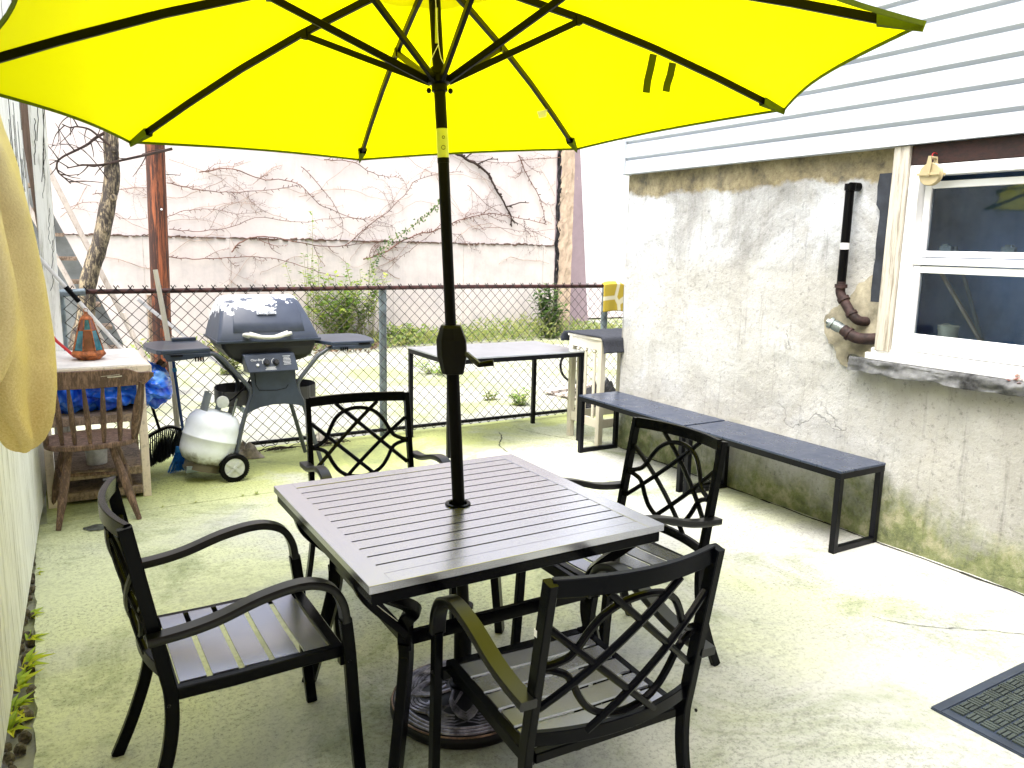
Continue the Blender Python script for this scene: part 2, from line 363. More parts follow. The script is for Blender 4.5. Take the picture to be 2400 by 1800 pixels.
mb = MB(); mb.prism([(fx(y_) - .03, y_) for y_ in (.4, 4.75, 5.9)] + [(fx(y_) - .06, y_) for y_ in (5.9, 4.75, .4)], (.16, -3.5, .0), (1, 0, 0), (0, 1, 0), (0, 0, 3.35)); mb.build('backing', BROWNB, fe)
# corner post: white trim, brown strip, open crack
mb = MB(); mb.span((.172, 2.30, 0), (.262, 2.40, 3.4)); mb.build('corner_post', BOARDW, fe, bevel=.004)
mb = MB(); mb.prism([(.171, .95), (.171, 2.8), (.120, 2.8), (.125, 1.6)], (0, 2.34, .6), (1, 0, 0), (0, 0, 1), (0, -.025, 0)); mb.build('brown_strip', BROWNB, fe, bevel=.002)
mb = MB()
for k in range(9):
    x_ = .18 + random.random() * .07; z_ = random.uniform(1.2, 2.2); L = random.uniform(.15, .7); mb.tube([(x_ + .012 * fbm((z_ * 3 + j * .3, k, 0)) + j * L * .006, 2.299, z_ + j * L / 14) for j in range(15)], random.uniform(.001, .0022), 4)
for k in range(16):
    y_ = random.uniform(1.3, 2.3); z_ = random.uniform(1.6, 2.5); L = random.uniform(.1, .5); mb.tube([(fx(3.5 + y_) + .161, y_ + .03 * fbm((z_ * 3 + j * .3, k, 0)), z_ + j * L / 14) for j in range(15)], random.uniform(.001, .0022), 4)
mb.build('paint_crack', CRK, fe)
mb = MB()
for k in range(4): mb.bar([(.16, 2.33, 1.12 - k * .16), (.16, 2.30, 1.12 - k * .16), (.16, 2.30, 1.04 - k * .16), (.16, 2.33, 1.04 - k * .16)], .03, .012)
mb.build('hinge', BLK2, fe)

# ================================================================ RIGHT HOUSE
ho = thing('stucco_house', 'low house with patched grey stucco wall and white clapboard above, right side', 'house', (3.87, 2, 0))
def H(mb, name, m_, **k):
    mb.v = [(x - 3.87, y - 2, z) for x, y, z in mb.v]; return mb.build(name, m_, ho, **k)
W0, W1 = 1.20, 2.57   # window opening along y
mb = MB()
def wallface(mb, y0, y1, z0, z1):
    n, m_ = max(2, int((y1 - y0) / .03)), max(2, int((z1 - z0) / .03))
    def f(u, v):
        yy = y1 + (y0 - y1) * u; zz = z0 + (z1 - z0) * v
        e = min(1, (yy - y0) * 12 + (yy == y0), (y1 - yy) * 12 + (yy == y1)) if False else 1
        d_ = .012 * fbm((0, yy * 2.2, zz * 2.2)) + .004 * fbm((3, yy * 11, zz * 11))
        foot = .03 * max(0, .25 - zz) / .25
        return (3.87 - d_ - foot * .5, yy, zz)
    mb.grid(f, n, m_)
wallface(mb, -4, W0 - .0, -.02, 2.12); wallface(mb, W0, W1 + .14, -.02, .94); wallface(mb, W1, 4.763, .94, 2.12); wallface(mb, W1 + .14, 4.763, -.02, .94)
mb.grid(lambda u, v: (3.865 + 6 * u, 4.765 + .01 * fbm((u * 12, 0, v * 4)), -.02 + 2.14 * v), 90, 40)
mb.span((4.25, -4, -.02), (9.8, 4.7, 2.3))
H(mb, 'wall', STUCCO, smooth=60)
SEAL = simple('dark_grey_sealant', (.030, .035, .045), .8, 0, .3, .3, 8)
mb = MB(); P = []
for k in range(22):
    z = 1.30 + k * .032
    P.append((z, 2.60 + .045 + .012 * fbm((z * 6, 0, 0)) + (.02 if k > 15 else 0)))
for i in range(21):
    (z0, a), (z1, b_) = P[i], P[i + 1]
    mb.add([(3.848, 2.58, z0), (3.848, a, z0), (3.848, b_, z1), (3.848, 2.58, z1), (3.87, a, z0), (3.87, b_, z1)], [(0, 1, 2, 3), (1, 4, 5, 2)])
H(mb, 'sealant_strip', SEAL)
# ragged tan patch of bare render round the pipes, standing proud
TAN = simple('bare_tan_render', (.34, .31, .23), .95, 0, .2, .3, 9, .8, 40)
mb = MB(); ctr = [(2.60, 1.42), (2.72, 1.40), (2.78, 1.30), (2.86, 1.25), (2.92, 1.18), (2.90, 1.08), (2.83, 1.0), (2.80, .94), (2.74, .93), (2.74, 1.0), (2.60, 1.0)]
Q = spline([(0, a, b_) for a, b_ in ctr], 5, True); k = len(Q)
Q = [Vector((3.849, p.y + .02 * fbm((p.y * 30, p.z * 30, 0)), p.z + .02 * fbm((p.y * 30, p.z * 30, 4)))) for p in Q]
mb.add(Q + [p + Vector((.02, 0, 0)) for p in Q], [tuple(range(k))] + [(i, i + k, (i + 1) % k + k, (i + 1) % k) for i in range(k)])
H(mb, 'render_patch', TAN)
# clapboard siding
SID = simple('white_clapboard', (.50, .54, .60), .5, 0, .4, .05, 2, .15, 40, scale=(1, .3, 12))
def siding(y0, y1, z0, n, ex=.118):
    mb = MB(); sec = []
    x = 3.80
    for k in range(n):
        z = z0 + k * ex
        sec += [(x, z), (x + .001, z + .044), (x + .006, z + .048), (x + .008, z + .096), (x + .024, z + .099)]
    sec += [(x, z0 + n * ex), (x + .2, z0 + n * ex), (x + .2, z0)]
    kk = len(sec)
    mb.add([(a, y1, b_) for a, b_ in sec] + [(a, y0, b_) for a, b_ in sec], [tuple(range(kk)), tuple(range(kk, 2 * kk))[::-1]] + [(i, i + kk, (i + 1) % kk + kk, (i + 1) % kk) for i in range(kk)])
    return mb
H(siding(-4, 4.74, 2.10, 16), 'siding', SID)
mb = MB(); mb.span((3.79, 4.742, 2.095), (3.90, 4.79, 4.0)); mb.span((3.905, 4.742, 2.095), (9.8, 4.79, 4.0)); H(mb, 'corner_board', SID, bevel=.004)
mb = MB(); mb.span((4.01, -4, 2.3), (9.8, 4.7, 3.98)); H(mb, 'upper_wall', SID)
# window trim
mb = MB(); mb.span((3.815, 2.487, 1.045), (3.87, 2.573, 2.098)); H(mb, 'window_trim', TRIMW, bevel=.004)
mb = MB(); mb.span((3.815, W0 - .08, 1.045), (3.87, W0, 2.098)); H(mb, 'window_trim', TRIMW, bevel=.004)
mb = MB(); mb.span((3.835, W0, 2.0), (3.95, 2.486, 2.097)); H(mb, 'window_header', DARKWOOD, bevel=.002)
wn = MB()
wn.span((3.832, 2.43, 1.06), (3.93, 2.485, 1.998)); wn.span((3.832, W0, 1.06), (3.93, W0 + .055, 1.998)); wn.span((3.834, W0 + .056, 1.945), (3.93, 2.429, 1.997)); wn.span((3.834, W0 + .056, 1.062), (3.93, 2.429, 1.105))
win = H(wn, 'window', VINYL, bevel=.003)
def WC(mb, name, m_, **k):
    mb.v = [(x - 3.87, y - 2, z) for x, y, z in mb.v]; return mb.build(name, m_, win, **k)
mb = MB()
for (za, zb, xx) in ((1.545, 1.92, 3.885), (1.107, 1.50, 3.86)):
    mb.span((xx, 2.392, za), (xx + .03, 2.428, zb)); mb.span((xx, W0 + .06, za), (xx + .03, W0 + .095, zb))
    mb.span((xx + .001, W0 + .096, zb - .036), (xx + .029, 2.391, zb - .001)); mb.span((xx + .001, W0 + .096, za), (xx + .029, 2.391, za + (.045 if za < 1.2 else .03)))
mb.span((3.852, W0 + .06, 1.504), (3.93, 2.428, 1.54))
WC(mb, 'sash', VINYL, bevel=.003)
mg, t, b = newmat('window_glass'); b.inputs['Base Color'].default_value = (.6, .68, .75, 1); b.inputs['Roughness'].default_value = .03; b.inputs['Transmission Weight'].default_value = 1; b.inputs['IOR'].default_value = 1.45
mb = MB(); mb.span((3.898, W0 + .096, 1.575), (3.902, 2.391, 1.884)); mb.span((3.873, W0 + .096, 1.152), (3.877, 2.391, 1.462)); WC(mb, 'pane', mg)
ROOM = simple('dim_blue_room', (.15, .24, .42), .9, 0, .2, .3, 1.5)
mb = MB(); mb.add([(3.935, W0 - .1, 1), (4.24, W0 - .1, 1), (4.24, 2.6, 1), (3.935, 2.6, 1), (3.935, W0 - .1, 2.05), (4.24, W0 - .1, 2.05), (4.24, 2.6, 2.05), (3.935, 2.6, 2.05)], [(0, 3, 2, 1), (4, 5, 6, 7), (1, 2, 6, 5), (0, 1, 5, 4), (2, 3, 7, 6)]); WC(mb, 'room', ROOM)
mb = MB(); mb.span((3.83, W0, 1.0), (3.935, 2.60, 1.058)); mb.span((3.81, W0, .995), (3.84, 2.62, 1.03)); H(mb, 'window_sill_board', WHITE, bevel=.004)
STONE = simple('rough_grey_stone', (.15, .155, .16), .9, 0, .3, .5, 9, 1.0, 24)
mb = MB()
def stf(u, v):
    yy = 2.70 - u * 1.7; a = v * 3
    x0, z0, z1 = 3.79, .925, .994
    if a < 1: p = Vector((3.88 + (x0 - 3.88) * a, yy, z0))
    elif a < 2: p = Vector((x0, yy, z0 + (z1 - z0) * (a - 1)))
    else: p = Vector((x0 + (3.88 - x0) * (a - 2), yy, z1))
    k = .018 if .2 < a < 2.05 else .003
    p.x += k * fbm((yy * 9, a * 1.5, 1)) - .006 * (a > .9) * (a < 2); p.z += k * .6 * fbm((yy * 7, a * 1.2, 8)); return p
mb.grid(stf, 150, 24); mb.span((3.80, 2.69, .93), (3.88, 2.70, .99)); H(mb, 'stone_sill', STONE, smooth=50)

# items seen behind the window glass
INW = simple('pale_bucket_plastic', (.55, .55, .45), .6)
bk = thing('bucket', 'pale bucket standing behind the lower window pane', 'bucket', (4.02, 2.30, 1.06))
mb = MB(); mb.lathe([(.038, 0), (.05, .13), (.052, .13), (.052, .137), (.046, .137), (.04, .02)], 20); mb.build('pail', INW, bk, smooth=True)
mb = MB(); mb.tube([(.05 * math.cos(a), .05 * math.sin(a), .13 + .012 * math.sin(a * 2)) for a in [i * .3 for i in range(11)]], .002, 5); mb.build('handle', INW, bk)
mb = MB(); mb.bar([(3.96, 2.34, 1.47), (4.05, 2.10, 1.07)], .04, .015); tag(mb.build('wooden_batten', simple('dim_wood', (.25, .22, .18), .8)), 'slanting wooden batten leaning behind the lower window pane', 'batten')
mb = MB(); mb.bar([(4.1, 2.36, 1.6), (4.18, 2.2, 1.1)], .12, .012); tag(mb.build('grey_panel', simple('dim_panel', (.16, .2, .22), .8)), 'broad grey board leaning behind the bucket inside the window', 'board')
mb = MB(); mb.span((3.905, 2.27, 1.576), (3.93, 2.33, 1.60)); mb.span((3.905, 2.285, 1.6), (3.93, 2.315, 1.61)); mb.span((3.905, 1.97, 1.576), (3.93, 2.03, 1.60)); mb.span((3.905, 1.985, 1.6), (3.93, 2.015, 1.61)); WC(mb, 'sash_lock', GALV)

# black vent pipe and elbow
vp = thing('vent_pipe', 'black vertical vent pipe with rusty elbow fixed to the stucco wall', 'pipe', (3.82, 2.8, 1.2))
def V(mb, name, m_, p=vp, o=(3.82, 2.8, 1.2), **k):
    mb.v = [(x - o[0], y - o[1], z - o[2]) for x, y, z in mb.v]; return mb.build(name, m_, p, **k)
PBLK = simple('black_paint_pipe', (.001, .0011, .0016), .4, 0, .12, .1, 5)
mb = MB(); mb.tube([(3.80, 2.80, 1.40), (3.80, 2.80, 1.575)], .024, 16); mb.tube([(3.80, 2.80, 1.61), (3.80, 2.80, 1.895)], .024, 16); V(mb, 'pipe', PBLK, smooth=True)
mb = MB(); mb.tube([(3.80, 2.80, 1.575), (3.80, 2.80, 1.61)], .0236, 16); V(mb, 'bare_band', WHITE, smooth=True)
mb = MB(); mb.tube([(3.80, 2.80, 1.89), (3.80, 2.80, 1.925)], .030, 16); mb.tube([(3.80, 2.80, 1.91), (3.86, 2.79, 1.91)], .024, 12); V(mb, 'cap', PBLK, smooth=True)
mb = MB(); mb.tube([(3.80, 2.80, 1.375), (3.80, 2.80, 1.40)], .0245, 16); mb.tube(spline([(3.80, 2.80, 1.385), (3.80, 2.80, 1.34), (3.80, 2.775, 1.30), (3.80, 2.74, 1.255), (3.80, 2.71, 1.22), (3.815, 2.68, 1.195), (3.86, 2.655, 1.19)], 5), .026, 16)
mb.tube([(3.80, 2.80, 1.385), (3.80, 2.80, 1.365)], .034, 16); mb.tube([(3.80, 2.782, 1.312), (3.80, 2.77, 1.295)], .033, 16); mb.tube([(3.80, 2.722, 1.235), (3.80, 2.712, 1.222)], .032, 16); V(mb, 'elbow', RUST, smooth=True)
cp = thing('capped_pipe', 'short rusty pipe stub with grey screw cap beside the window', 'pipe', (3.82, 2.7, 1.1))
o2 = (3.82, 2.7, 1.1)
mb = MB(); mb.tube(spline([(3.78, 2.745, 1.14), (3.785, 2.70, 1.115), (3.80, 2.66, 1.10), (3.84, 2.61, 1.10), (3.86, 2.60, 1.105)], 5), .031, 16); mb.tube([(3.783, 2.715, 1.122), (3.785, 2.705, 1.117)], .038, 16); V(mb, 'elbow', RUST, cp, o2, smooth=True)
ZN = simple('dull_zinc', (.26, .30, .30), .5, .5, .5, .3, 14)
mb = MB(); mb.tube([(3.76, 2.80, 1.165), (3.78, 2.745, 1.14)], .027, 16)
for k in range(4): mb.tube([(3.774 - k * .003, 2.765 + k * .008, 1.148 + k * .004), (3.7735 - k * .003, 2.768 + k * .008, 1.1495 + k * .004)], .0305, 16)
mb.tube([(3.755, 2.80, 1.166), (3.748, 2.815, 1.175)], .033, 16); mb.tube([(3.748, 2.815, 1.175), (3.742, 2.828, 1.182)], .015, 4); V(mb, 'screw_cap', ZN, cp, o2, smooth=True)
# pulley
pu = thing('clothesline_pulley', 'cream plastic clothesline pulley hanging over the window corner', 'pulley', (3.79, 2.345, 1.945))
CRP = simple('cream_plastic', (.42, .35, .20), .45, 0, .5, .06, 6)
Mx = Matrix.Rotation(R(90), 4, 'Y') @ Matrix.Rotation(0, 4, 'Z')
mb = MB(); mb.lathe([(0, -.016), (.052, -.016), (.055, -.012), (.045, -.003), (.045, .003), (.055, .012), (.052, .016), (0, .016)], 32, Mx); mb.build('wheel', CRP, pu, smooth=True)
mb = MB()
for s in (-1, 1): mb.prism([(-.007, -.012), (.007, -.012), (.012, .05), (.007, .085), (-.007, .085), (-.012, .05)], (s * .024, 0, 0), (0, 1, 0), (0, 0, 1), (.004 * s, 0, 0))
mb.tube([(-.026, 0, .078), (.026, 0, .078)], .007, 8); mb.bar([(-.024, -.058, .0), (-.024, .058, .0)], .005, .012); mb.bar([(.024, -.058, .0), (.024, .058, .0)], .005, .012); mb.tube([(-.032, 0, 0), (.032, 0, 0)], .006, 8); mb.build('bracket', CRP, pu)
mb = MB(); mb.tube(spline([(.0, 0, .08), (.008, .01, .095), (.03, .012, .105), (.045, .008, .1)], 4), .003, 6); mb.build('hook', simple('red_hook', (.3, .01, .01), .5), pu)
# small red twig on the sill
mb = MB()
for k in range(16):
    a = random.random() * 6; mb.leaf((3.80 + random.uniform(-.02, .02), 1.838 + random.uniform(-.015, .02), 1.0 + random.uniform(-.015, .03)), (math.cos(a), math.sin(a), .4), (0, 0, 1), .025, .016)
tag(mb.build('dried_flower', leafmat('dried_red_petals', [(0, (.35, .08, .06)), (1, (.55, .2, .16))], .2)), 'tiny dried reddish flower head on the stone sill at the right edge', 'flower')

# main house, unseen behind the viewer's doorstep: wall added to shade the near floor
mb = MB(); mb.span((-3, -2.0, -.02), (9, -1.6, 6.5)); tag(mb.build('unseen_rear_house', simple('dull_brick', (.22, .15, .12), .9)), 'unseen brick house wall added behind the near edge of the patio for shade', 'house')
# ================================================================ BACK WALL, OUTBUILDINGS
bw = thing('concrete_wall', 'tall pale concrete wall with horizontal crack behind the chain fence', 'wall', (4, 11.8, 0))
mb = MB(); mb.span((-6, 0, -.02), (3.95, .4, 1.574)); mb.span((-6, .012, 1.584), (3.95, .4, 5.5)); mb.build('face', BACKW, bw)
mb = MB(); mb.span((-6, .03, 1.56), (3.95, .2, 1.6)); mb.build('joint', CRK, bw)
mb = MB()
EDGE = simple('crumbling_tan_edge', (.46, .35, .26), .9, 0, .2, .15, 6, .4, 8)
mb.grid(lambda u, v: (4.02 + .06 * fbm((0, v * 30, 2)) * (1 - u) + u * .30, -.01 + .02 * fbm((u * 3, v * 20, 5)), v * 5.5), 8, 120); mb.build('edge_strip', EDGE, bw)
mb = MB(); mb.grid(lambda u, v: (3.95 + u * .085 + .035 * fbm((0, v * 26, 7)), -.012 + .02 * fbm((u * 3, v * 40, 5)), v * 5.5), 4, 160); mb.build('open_seam', simple('seam_black', (.03, .028, .03), .95, 0, .1, .5, 10, 1, 20), bw)
mb = MB()
x = -4
while x < 3.9:
    mb.span((x, -.003, 0), (x + .008, .01, 1.57)); x += random.uniform(1.1, 1.6)
mb.build('panel_joint', simple('joint_grey', (.42, .38, .35), .9), bw)
PINK = simple('dull_pink_render', (.34, .26, .285), .9, 0, .2, .08, 3, .3, 20)
pk = thing('pink_building', 'dull pink rendered building corner beyond the concrete wall', 'building', (9.3, 13, 0))
mb = MB(); mb.prism([(0, 0), (1.24, 0), (.64, 6), (0, 6)], (-.9, 0, -.02), (1, 0, 0), (0, 0, 1), (0, .5, 0)); mb.build('wall', PINK, pk)
wb = thing('white_building', 'bright white building wall seen between the pink corner and the house', 'building', (12, 14.2, 0))
mb = MB(); mb.span((-2.9, 0, 0), (8, .4, 7)); mb.build('wall', simple('bright_white_render', (.93, .93, .93), .8, 0, .3, .01, 2), wb)
mb = MB(); mb.span((-1.5, -.05, 0), (8, .0, 1.35)); mb.build('plinth', simple('pale_pink_plinth', (.80, .70, .70), .9), wb)

# staircase behind the fence
stp = thing('wooden_stairs', 'weathered white wooden staircase slanting down behind the left fence end', 'stairs', (.4, 7.8, 0))
OLDWH = paint_wood('dirty_white_stringer', (.50, .44, .40), (.20, .15, .12), .6, (6, 6, 6), .55)
def So(mb, name, m_, **k): mb.v = [(x - .4, y - 7.8, z) for x, y, z in mb.v]; return mb.build(name, m_, stp, **k)
mb = MB(); mb.bar([(-.08, 7.8, 2.62), (.84, 7.8, .30)], .04, .12, up=(0, 1, 0)); So(mb, 'stringer', OLDWH, bevel=.004)
mb = MB(); mb.bar([(-.15, 7.7, 2.05), (.60, 7.7, .25)], .04, .11, up=(0, 1, 0)); So(mb, 'stringer', OLDWH, bevel=.004)
for k in range(9):
    z = .35 + k * .2; x = .80 - (z - .3) * .395 - .12; mb = MB(); mb.span((x - .13, 7.74, z), (x + .02, 8.0, z + .03)); So(mb, 'tread', OLDWOOD)
mb = MB(); mb.add([(-.3, 8.05, -.02), (.62, 8.05, -.02), (.62, 8.05, .6), (-.05, 8.05, 2.2), (-.3, 8.05, 2.2)], [(0, 1, 2, 3, 4)]); mb.add([(-.3, 8.1, -.02), (.62, 8.1, -.02), (.62, 8.1, .6), (-.05, 8.1, 2.2), (-.3, 8.1, 2.2)], [(4, 3, 2, 1, 0)]); So(mb, 'stair_shade_panel', simple('stair_shade_grey', (.24, .26, .27), .6, 0, .4, .3, 3))  # grey sheet added under the stairs in place of the shadow there
mb = MB(); mb.bar([(.73, 7.65, 1.02), (1.45, 7.65, .35)], .03, .03); tag(mb.build('slanting_rail', simple('grey_rail', (.40, .40, .42), .5)), 'thin grey rail slanting down behind the chain fence beside the brown post', 'rail')
mb = MB(); mb.bar([(.60, 7.5, .92), (.85, 7.5, .12)], .02, .1, up=(0, 1, 0)); tag(mb.build('loose_plank', OLDWH), 'loose pale plank leaning behind the chain fence right of the tree', 'plank')

# brown post
wp = thing('utility_post', 'round reddish brown wooden post behind the chain link fence', 'post', (1.04, 8.5, 0))
mb = MB(); P = [(-.045 + .0 * z + (z / 3.6) * .09 - .02, 0, z - .02) for z in [i * .2 for i in range(20)]]
P = [(-.035 + .016 * z, 0, z - .02) for z in [i * .2 for i in range(19)]]
mb.tube(P, .088, 14, scale=[1 + .04 * fbm((0, 0, i * .7)) for i in range(19)]); mb.build('shaft', POSTWOOD, wp, smooth=True)
mb = MB(); mb.span((-.14, .0, -.02), (-.03, .08, 1.0)); mb.build('side_board', OLDWOOD, wp, bevel=.004)
mb = MB(); mb.lathe([(.010, 0), (.010, .01), (.004, .012)], 8, Matrix.Translation((.02, -.09, 1.83)) @ Matrix.Rotation(R(90), 4, 'X')); mb.build('tag', WHITE, wp)
mb = MB(); mb.tube([(.09, 0, 2.17), (.22, 0, 2.17), (.22, 0, 2.19)], .004, 5); mb.build('bracket', BLK2, wp)

# ---------------------------------------------------------------- tree
BARK = paint_wood('mottled_tree_bark', (.30, .24, .15), (.02, .014, .012), .97, (6, 6, 3), .46)
tr = thing('bare_tree', 'bare leaning tree trunk with mottled bark behind the left end of the fence', 'tree', (.25, 7.5, 0))
def T(mb, name, m_, **k): mb.v = [(x - .25, y - 7.5, z) for x, y, z in mb.v]; return mb.build(name, m_, tr, **k)
tp = [(.20, 7.5, -.03), (.22, 7.5, .45), (.24, 7.5, .67), (.31, 7.5, .90), (.335, 7.5, 1.12), (.38, 7.5, 1.29), (.46, 7.5, 1.52), (.525, 7.5, 1.79), (.575, 7.5, 2.02), (.583, 7.5, 2.21), (.59, 7.5, 2.40), (.62, 7.52, 2.8), (.66, 7.55, 3.3)]
mb = MB(); Q = spline(tp, 6); mb.tube(Q, .06, 14, scale=[(1.45 if i < 12 else 1.25 - .35 * i / len(Q)) * (1 + .10 * fbm((0, 3, i * .35))) for i in range(len(Q))]); 
for (z, x) in ((2.27, .60), (1.62, .50), (1.88, .575)): mb.lathe([(.03, 0), (.025, .02), (.010, .022)], 10, Matrix.Translation((x, 7.45, z)) @ Matrix.Rotation(R(90), 4, 'X'))
T(mb, 'trunk', BARK, smooth=True)
TW = simple('dark_twig_bark', (.045, .030, .026), .8, 0, .2, .3, 10)
def twig(mb, P, r, rec=2, y0=None):
    Q = spline(P, 5); n = len(Q)
    mb.tube(Q, r, 5, scale=[1 - .65 * i / n for i in range(n)])
    if rec and n > 4:
        for j in range(2, n - 1, 3):
            if random.random() < .7:
                a = random.uniform(-1, 1) * 1.4 + (math.pi / 2 if random.random() < .5 else -math.pi / 2); d_ = (Q[j + 1] - Q[j]).normalized()
                dd = (d_ + Vector((math.cos(a), random.uniform(-.3, .3), math.sin(a)))).normalized(); L = random.uniform(.08, .26)
                p1 = Q[j] + dd * L * .5 + Vector((random.uniform(-.02, .02), 0, random.uniform(-.02, .02))); twig(mb, [Q[j], p1, p1 + dd * L * .5 + Vector((random.uniform(-.05, .05), 0, random.uniform(-.05, .05)))], r * .45, rec - 1)
def B(P, r, rec=1): mb = MB(); twig(mb, P, r, rec); T(mb, 'branch', TW, smooth=True)

B([(.575, 7.48, 2.42), (.469, 7.47, 2.348), (.41, 7.46, 2.293), (.296, 7.45, 2.223), (.23, 7.45, 2.183), (.186, 7.45, 2.135), (.186, 7.45, 2.065), (.228, 7.45, 2.018), (.272, 7.45, 1.975)], .013)
B([(1.05, 7.45, 2.31), (.847, 7.45, 2.245), (.668, 7.45, 2.19), (.57, 7.43, 2.157), (.474, 7.45, 2.13), (.362, 7.45, 2.125), (.251, 7.45, 2.095)], .013)
B([(.58, 7.45, 2.29), (.489, 7.45, 2.37), (.427, 7.45, 2.415), (.345, 7.45, 2.426), (.295, 7.45, 2.415), (.238, 7.45, 2.437)], .011)
B([(.35, 7.45, 2.43), (.30, 7.44, 2.5), (.22, 7.44, 2.42), (.21, 7.44, 2.3)], .006)
B([(.56, 7.45, 2.0), (.42, 7.44, 2.2), (.3, 7.44, 2.28), (.16, 7.44, 2.26)], .005, 1)
B([(.6, 7.5, 2.6), (.8, 7.45, 2.9), (1.0, 7.45, 3.1)], .02)

# ---------------------------------------------------------------- vines on the wall
def vine(P, r, label, rec=2, dens=.75):
    mb = MB(); base = Vector(P[0])
    def tw_(P, r, rec):
        Q = spline(P, 6); n = len(Q)
        Q = [q + Vector((.02 * fbm((q.x * 5, 0, q.z * 5)), 0, .02 * fbm((q.x * 5, 9, q.z * 5)))) for q in Q]
        mb.tube(Q, r * .8, 4, scale=[1 - .55 * i / n for i in range(n)])
        for j in range(1, n - 1):
            if random.random() < dens:
                dd = (Q[j + 1] - Q[j]).normalized(); a = random.choice([-1, 1]) * random.uniform(.5, 1.3)
                dd = Vector((dd.x * math.cos(a) - dd.z * math.sin(a), 0, dd.x * math.sin(a) + dd.z * math.cos(a)))
                if rec and random.random() < .2:
                    L = random.uniform(.15, .5); e = Q[j] + dd * L * .5 + Vector((random.uniform(-.05, .05), 0, random.uniform(-.05, .05)))
                    tw_([Q[j], e, e + Vector((dd.x, 0, dd.z * .3)).normalized() * L * .5], r * .5, rec - 1)
                else: L = random.uniform(.02, .06); mb.tube([Q[j], Q[j] + dd * L], r * .6, 3)
    tw_([(Vector(p) - base) for p in P], r, rec)
    o = mb.build('climbing_vine', VINEM, smooth=True); o.location = base
    return tag(o, label, 'vine', 'bare vines on the concrete wall')
VINEM = simple('red_brown_vine', (.16, .085, .065), .8, 0, .2, .4, 4)
Y0 = 11.76
def vz(L): return [(a, Y0, b_) for a, b_ in L]
vine(vz([(2.373, 1.38), (2.474, 1.512), (2.67, 1.588), (2.9, 1.607), (3.167, 1.573), (3.581, 1.501), (4.012, 1.495), (4.384, 1.566)]), .013, 'bare vine arching just above the wall crack, right of the brown post', 1, .4)
o = vine(vz([(5.8, 3.05), (6.064, 2.962), (6.411, 2.824), (6.59, 2.664), (6.756, 2.409), (6.916, 2.186), (7.011, 2.035), (7.015, 1.88)]), .032, 'thickest dark vine stem curving down the wall right of the umbrella pole', 1, .5); o.data.materials[0] = TW
vine(vz([(7.977, 3.104), (7.31, 3.016), (6.853, 2.93), (6.15, 2.932)]), .008, 'thin vine just under the canopy edge near the wall seam')
vine(vz([(4.343, 1.302), (4.689, 1.414), (5.004, 1.601), (5.284, 1.717), (5.53, 1.76), (5.737, 1.84), (5.948, 1.937), (6.249, 2.022), (6.601, 2.081), (7.151, 2.041), (7.727, 1.942)]), .014, 'long reddish vine rising from the bush and crossing behind the umbrella pole')
vine(vz([(7.123, 3.078), (7.269, 2.821), (7.417, 2.598), (7.566, 2.411), (7.64, 2.217), (7.706, 1.981)]), .013, 'steep dark vine hanging close to the black wall seam')
vine(vz([(3.748, 2.757), (4.177, 2.754), (4.471, 2.624), (4.697, 2.583), (5.006, 2.567)]), .009, 'short vine below the middle canopy corner, left of the pole')
vine(vz([(4.049, 1.51), (4.386, 1.763), (4.616, 1.947), (4.848, 2.134), (5.084, 2.359), (5.243, 2.546), (5.649, 2.679), (6.067, 2.728)]), .009, 'diagonal vine climbing from the wall crack up towards the umbrella pole')
vine(vz([(1.565, 2.295), (1.975, 2.226), (2.406, 2.218), (3.054, 2.297), (3.393, 2.369)]), .009, 'nearly level vine right of the top of the brown post')
vine(vz([(1.986, 2.462), (2.418, 2.535), (2.796, 2.432), (3.326, 2.398), (3.665, 2.116), (4.165, 1.931), (4.464, 1.942)]), .010, 'wavy vine dropping from the canopy edge into the middle of the wall')
vine(vz([(6.155, 2.526), (6.509, 2.245), (6.965, 2.034), (7.441, 1.814), (7.934, 1.666)]), .006, 'thin vine slanting down to the right between pole and wall seam')
vine(vz([(1.563, 1.68), (1.95, 1.66), (2.387, 1.737), (2.777, 1.88), (3.38, 1.835), (4.019, 1.925), (4.615, 1.877)]), .007, 'thin vine running level above the crack, between post and pole')
vine(vz([(.666, 2.097), (.885, 2.155), (1.219, 2.215), (1.447, 2.228)]), .006, 'short thin vine between the tree trunk and the brown post')
vine(vz([(1.515, 1.305), (1.933, 1.278), (2.498, 1.316), (3.024, 1.289), (3.714, 1.087), (4.152, 1.017)]), .009, 'lowest vine running below the wall crack towards the bush')
vine(vz([(6.252, 1.818), (6.786, 1.857), (7.346, 1.811), (7.926, 1.868)]), .006, 'thin level vine right of the umbrella pole')
vine(vz([(3.4, 2.633), (3.67, 2.385), (3.878, 2.125), (4.018, 1.856), (3.977, 1.578)]), .007, 'thin vine falling steeply towards the tall green weed')
vine(vz([(5.737, 1.915), (5.244, 1.533), (4.923, 1.308), (4.608, 1.016)]), .006, 'thin vine under the green leafy creeper, left of the pole')
vine(vz([(.3, 1.9), (.7, 2.0), (1.0, 1.8), (1.4, 1.85)]), .005, 'faint vine crossing behind the tree trunk')
vine(vz([(1.513, 1.833), (1.783, 1.937), (2.147, 1.971), (2.521, 1.922), (2.912, 1.983)]), .006, 'thin rising vine just right of the brown post')
mb = MB()
FINE = simple('pale_vine_traces', (.40, .30, .25), .9, 0, .1, .3, 4)
